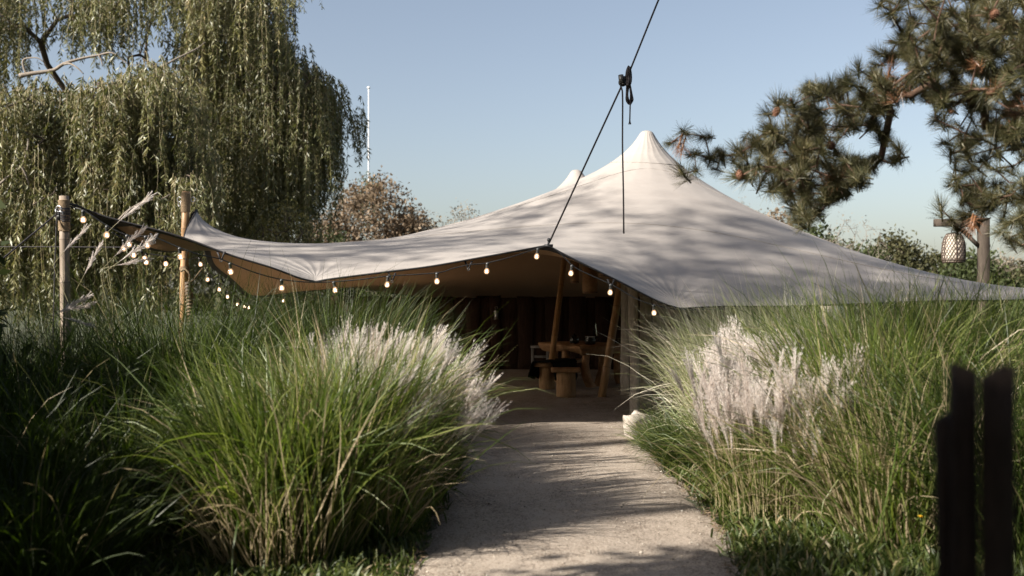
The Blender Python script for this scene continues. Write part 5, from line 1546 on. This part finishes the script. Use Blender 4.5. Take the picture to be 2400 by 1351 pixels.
# ---- trees to the left, beyond the frame, whose shade falls on the grass, the path and the tent
def shade_tree(label, x, y, h, hw, zc, n_tip, per, sd, size, seed, mat='leaf_dark', cat='tree', name='unseen_tree'):
    leafy_tree(name, label, cat, (x, y, -.05), [((0, 0, zc), (hw, hw, h - zc), .6), ((hw * .3, -hw * .3, zc * .85), (hw * .8, hw * .8, (h - zc) * .7), .4)], mat, n_tip, per, sd, size, seed, zc * .45, .02, 'trees and shrubs left of the view')
SHR = [(-3.9, -.9, 6.0, 1.8), (-3.5, .9, 5.2, 1.3), (-6.5, -1.9, 7.0, 2.1), (-3.5, 1.9, 4.0, .62), (-3.8, 2.5, 4.4, .62), (-5.7, 4.7, 2.6, .7), (-4.0, 4.9, 1.65, .55), (-4.7, 6.9, 2.3, .8), (-5.7, 8.5, 2.4, .85), (-6.6, 5.4, 3.6, .9), (-7.2, 7.1, 3.2, 1.0), (-7.9, 8.6, 3.1, 1.1), (-8.8, 10.0, 3.1, 1.1), (-1.9, -2.6, 3.6, 1.4)]  # inferred shade casters; low ones by the frame added to block sky light
for q, (x, y, h, hw) in enumerate(SHR):
    shade_tree('leafy unseen shrub casting shade from beyond the left edge of the view', x, y, h, hw, h * .5, 190, 36, .22, .15, 700 + q, 'leaf_dark', 'shrub', 'shade_shrub')
for q, (x, y, h, hw, zc) in enumerate(((-12.8, 3.4, 16.2, 2.0, 14.4), (-11.0, .8, 16.0, 2.0, 14.2), (-14.8, 6.2, 14.6, 2.2, 12.4), (-13.5, 2.0, 17.2, 2.0, 15.4))):
    shade_tree('tall loose tree beyond the left edge of the view', x, y, h, hw, zc, 190, 9, .26, .20, 740 + q, 'leaf_olive')

for q, (x, y, h, hw, lab) in enumerate(((-5.5, -5.5, 9, 3.4, 'unseen broad tree behind the viewpoint on the left, added for shade'), (1.5, -6.5, 9.5, 3.6, 'unseen broad tree straight behind the viewpoint, added for shade'), (7.5, -3.5, 9, 3.4, 'unseen broad tree behind the viewpoint on the right, added for shade'))):  # unseen trees added to block sky light and darken the near fence
    leafy_tree('unseen_tree', lab, 'tree', (x, y, -.05), [((0, 0, 5.5), (hw, hw, 3.4), 1)], 'leaf_dark', 260, 26, .4, .34, 760 + q, 2.2, .02)

# ------------------------------------------------------------------ flagpole, roof, lantern, fence stakes
M['mast_paint'] = plain('greyed_white_paint', (0.42, 0.42, 0.42), 0.6, var=.15)
fb = at(864, 700, 60) - [0, 0, EYE]
t = thing('flagpole', 'tall white flagpole rising behind the brown tree', 'flagpole', fb)
hp = EYE + (HY - 208) / FP * 60
m = MB(); tube(m, [(0, 0, 0), (0, 0, hp * .5), (0, 0, hp)], [.06, .048, .034], 8); m.obj('mast', M['mast_paint'], t, True)
m = MB(); lathe(m, [(.05, 0), (.10, .03), (.10, .06), (.03, .12)], 12); m.obj('finial', M['white_paint'], t, True, loc=(0, 0, hp))

hb = at(1962, 700, 31) - [0, 0, EYE]
t = thing('white_hut', 'small white flat roofed hut half hidden behind the tent slope', 'hut', hb)
ht = EYE + (HY - 596) / FP * 31
m = MB()
def box(mb, x0, x1, y0, y1, z0, z1): return mb.add([(x0, y0, z0), (x1, y0, z0), (x1, y1, z0), (x0, y1, z0), (x0, y0, z1), (x1, y0, z1), (x1, y1, z1), (x0, y1, z1)], [(3, 2, 1, 0), (4, 5, 6, 7), (0, 1, 5, 4), (1, 2, 6, 5), (2, 3, 7, 6), (3, 0, 4, 7)])
box(m, -.9, .25, 0, 1.4, 0, ht - .16); m.obj('wall', M['white_paint'], t)
m = MB(); m.add([(-1.1, -.2, ht - .16), (.42, -.2, ht - .2), (.42, 1.6, ht - .2), (-1.1, 1.6, ht - .16), (-1.1, -.1, ht), (.22, -.1, ht - .01), (.22, 1.5, ht - .01), (-1.1, 1.5, ht)], [(3, 2, 1, 0), (4, 5, 6, 7), (0, 1, 5, 4), (1, 2, 6, 5), (2, 3, 7, 6), (3, 0, 4, 7)]); m.obj('roof', M['white_paint'], t)
m = MB(); box(m, -.5, -.1, -.03, -.003, .1, 1.9); m.obj('door', M['wood_grey'], t)

LY = 20.0
gb = at(2305, 700, LY) - [0, 0, EYE]
t = thing('lantern_post', 'square wooden post with a short crossbeam holding the basket lantern', 'post', gb)
ztop = EYE + (HY - 512) / FP * LY
m = MB(); plank(m, ztop, .19, .19, 9, .006, 5, .015); m.obj('upright', M['wood_post'], t)
m = MB(); m.put(plank(MB(), .88, .155, .14, 6, .006, 6, .012).arrays(), Matrix.Rotation(-PI / 2, 4, 'Y')); m.obj('crossbeam', M['wood_post'], t, loc=(-.098, 0, EYE + (HY - 523) / FP * LY))
m = MB(); m.put(plank(MB(), .5, .07, .07, 3, 0, 7).arrays(), Matrix.Rotation(-PI / 4, 4, 'Y')); m.obj('brace', M['wood_post'], t, loc=(-.11, 0, ztop - .55))
lc = at(2235, 615, LY); hL = (615 - 549) / FP * LY
t = thing('basket_lantern', 'woven basket lantern with pale paper inside hanging from the crossbeam', 'lantern', lc)
prof = [(.200, .0), (.215, .03), (.222, .10), (.225, .2), (.222, .30), (.208, .40), (.185, .48), (.150, hL - .02), (.13, hL)]
m = MB(); lathe(m, [(a * .965, b) for a, b in prof], 30, closed_bot=False); m.obj('shade', M['paper'], t, True)
pz = np.array([b for a, b in prof]); pr_ = np.array([a for a, b in prof])
m = MB()
for sgn in (-1, 1):
    for q in range(22):
        s = np.linspace(.03, 1, 18); z = s * hL; a = q * 2 * PI / 22 + sgn * s * 1.5; rad = np.interp(z, pz, pr_) * .985 + .003
        tube(m, np.stack([rad * np.cos(a), rad * np.sin(a), z], 1), .0065, 4, False)
tag(m.obj('weave', M['cane'], t), kind='stuff')
for q in range(6):
    z = np.linspace(0, hL, 12); a = q * PI / 3 + .35; rad = np.interp(z, pz, pr_) + .004
    m = MB(); tube(m, np.stack([rad * math.cos(a), rad * math.sin(a), z], 1), .009, 5); m.obj('rib', M['cane'], t, True)
for z, R_ in ((.045, .217), (.0, .2), (hL, .13)):
    m = MB(); ring(m, (0, 0, z), R_ + .003, .010, (0, 0, 1), 28); m.obj('hoop', M['cane'], t, True)
m = MB(); ring(m, (0, 0, hL + .055), .045, .010, (0, 1, 0)); m.obj('handle', M['rubber'], t, True)
m = MB(); tube(m, [(0, 0, hL + .10), (0, 0, EYE + (HY - 532) / FP * LY - lc[2] + .0)], .007, 5); m.obj('hook', M['rubber'], t, True)

KF = 1.8 / 2.5
fo = np.array([1.15 * KF, 1.8, -.05])
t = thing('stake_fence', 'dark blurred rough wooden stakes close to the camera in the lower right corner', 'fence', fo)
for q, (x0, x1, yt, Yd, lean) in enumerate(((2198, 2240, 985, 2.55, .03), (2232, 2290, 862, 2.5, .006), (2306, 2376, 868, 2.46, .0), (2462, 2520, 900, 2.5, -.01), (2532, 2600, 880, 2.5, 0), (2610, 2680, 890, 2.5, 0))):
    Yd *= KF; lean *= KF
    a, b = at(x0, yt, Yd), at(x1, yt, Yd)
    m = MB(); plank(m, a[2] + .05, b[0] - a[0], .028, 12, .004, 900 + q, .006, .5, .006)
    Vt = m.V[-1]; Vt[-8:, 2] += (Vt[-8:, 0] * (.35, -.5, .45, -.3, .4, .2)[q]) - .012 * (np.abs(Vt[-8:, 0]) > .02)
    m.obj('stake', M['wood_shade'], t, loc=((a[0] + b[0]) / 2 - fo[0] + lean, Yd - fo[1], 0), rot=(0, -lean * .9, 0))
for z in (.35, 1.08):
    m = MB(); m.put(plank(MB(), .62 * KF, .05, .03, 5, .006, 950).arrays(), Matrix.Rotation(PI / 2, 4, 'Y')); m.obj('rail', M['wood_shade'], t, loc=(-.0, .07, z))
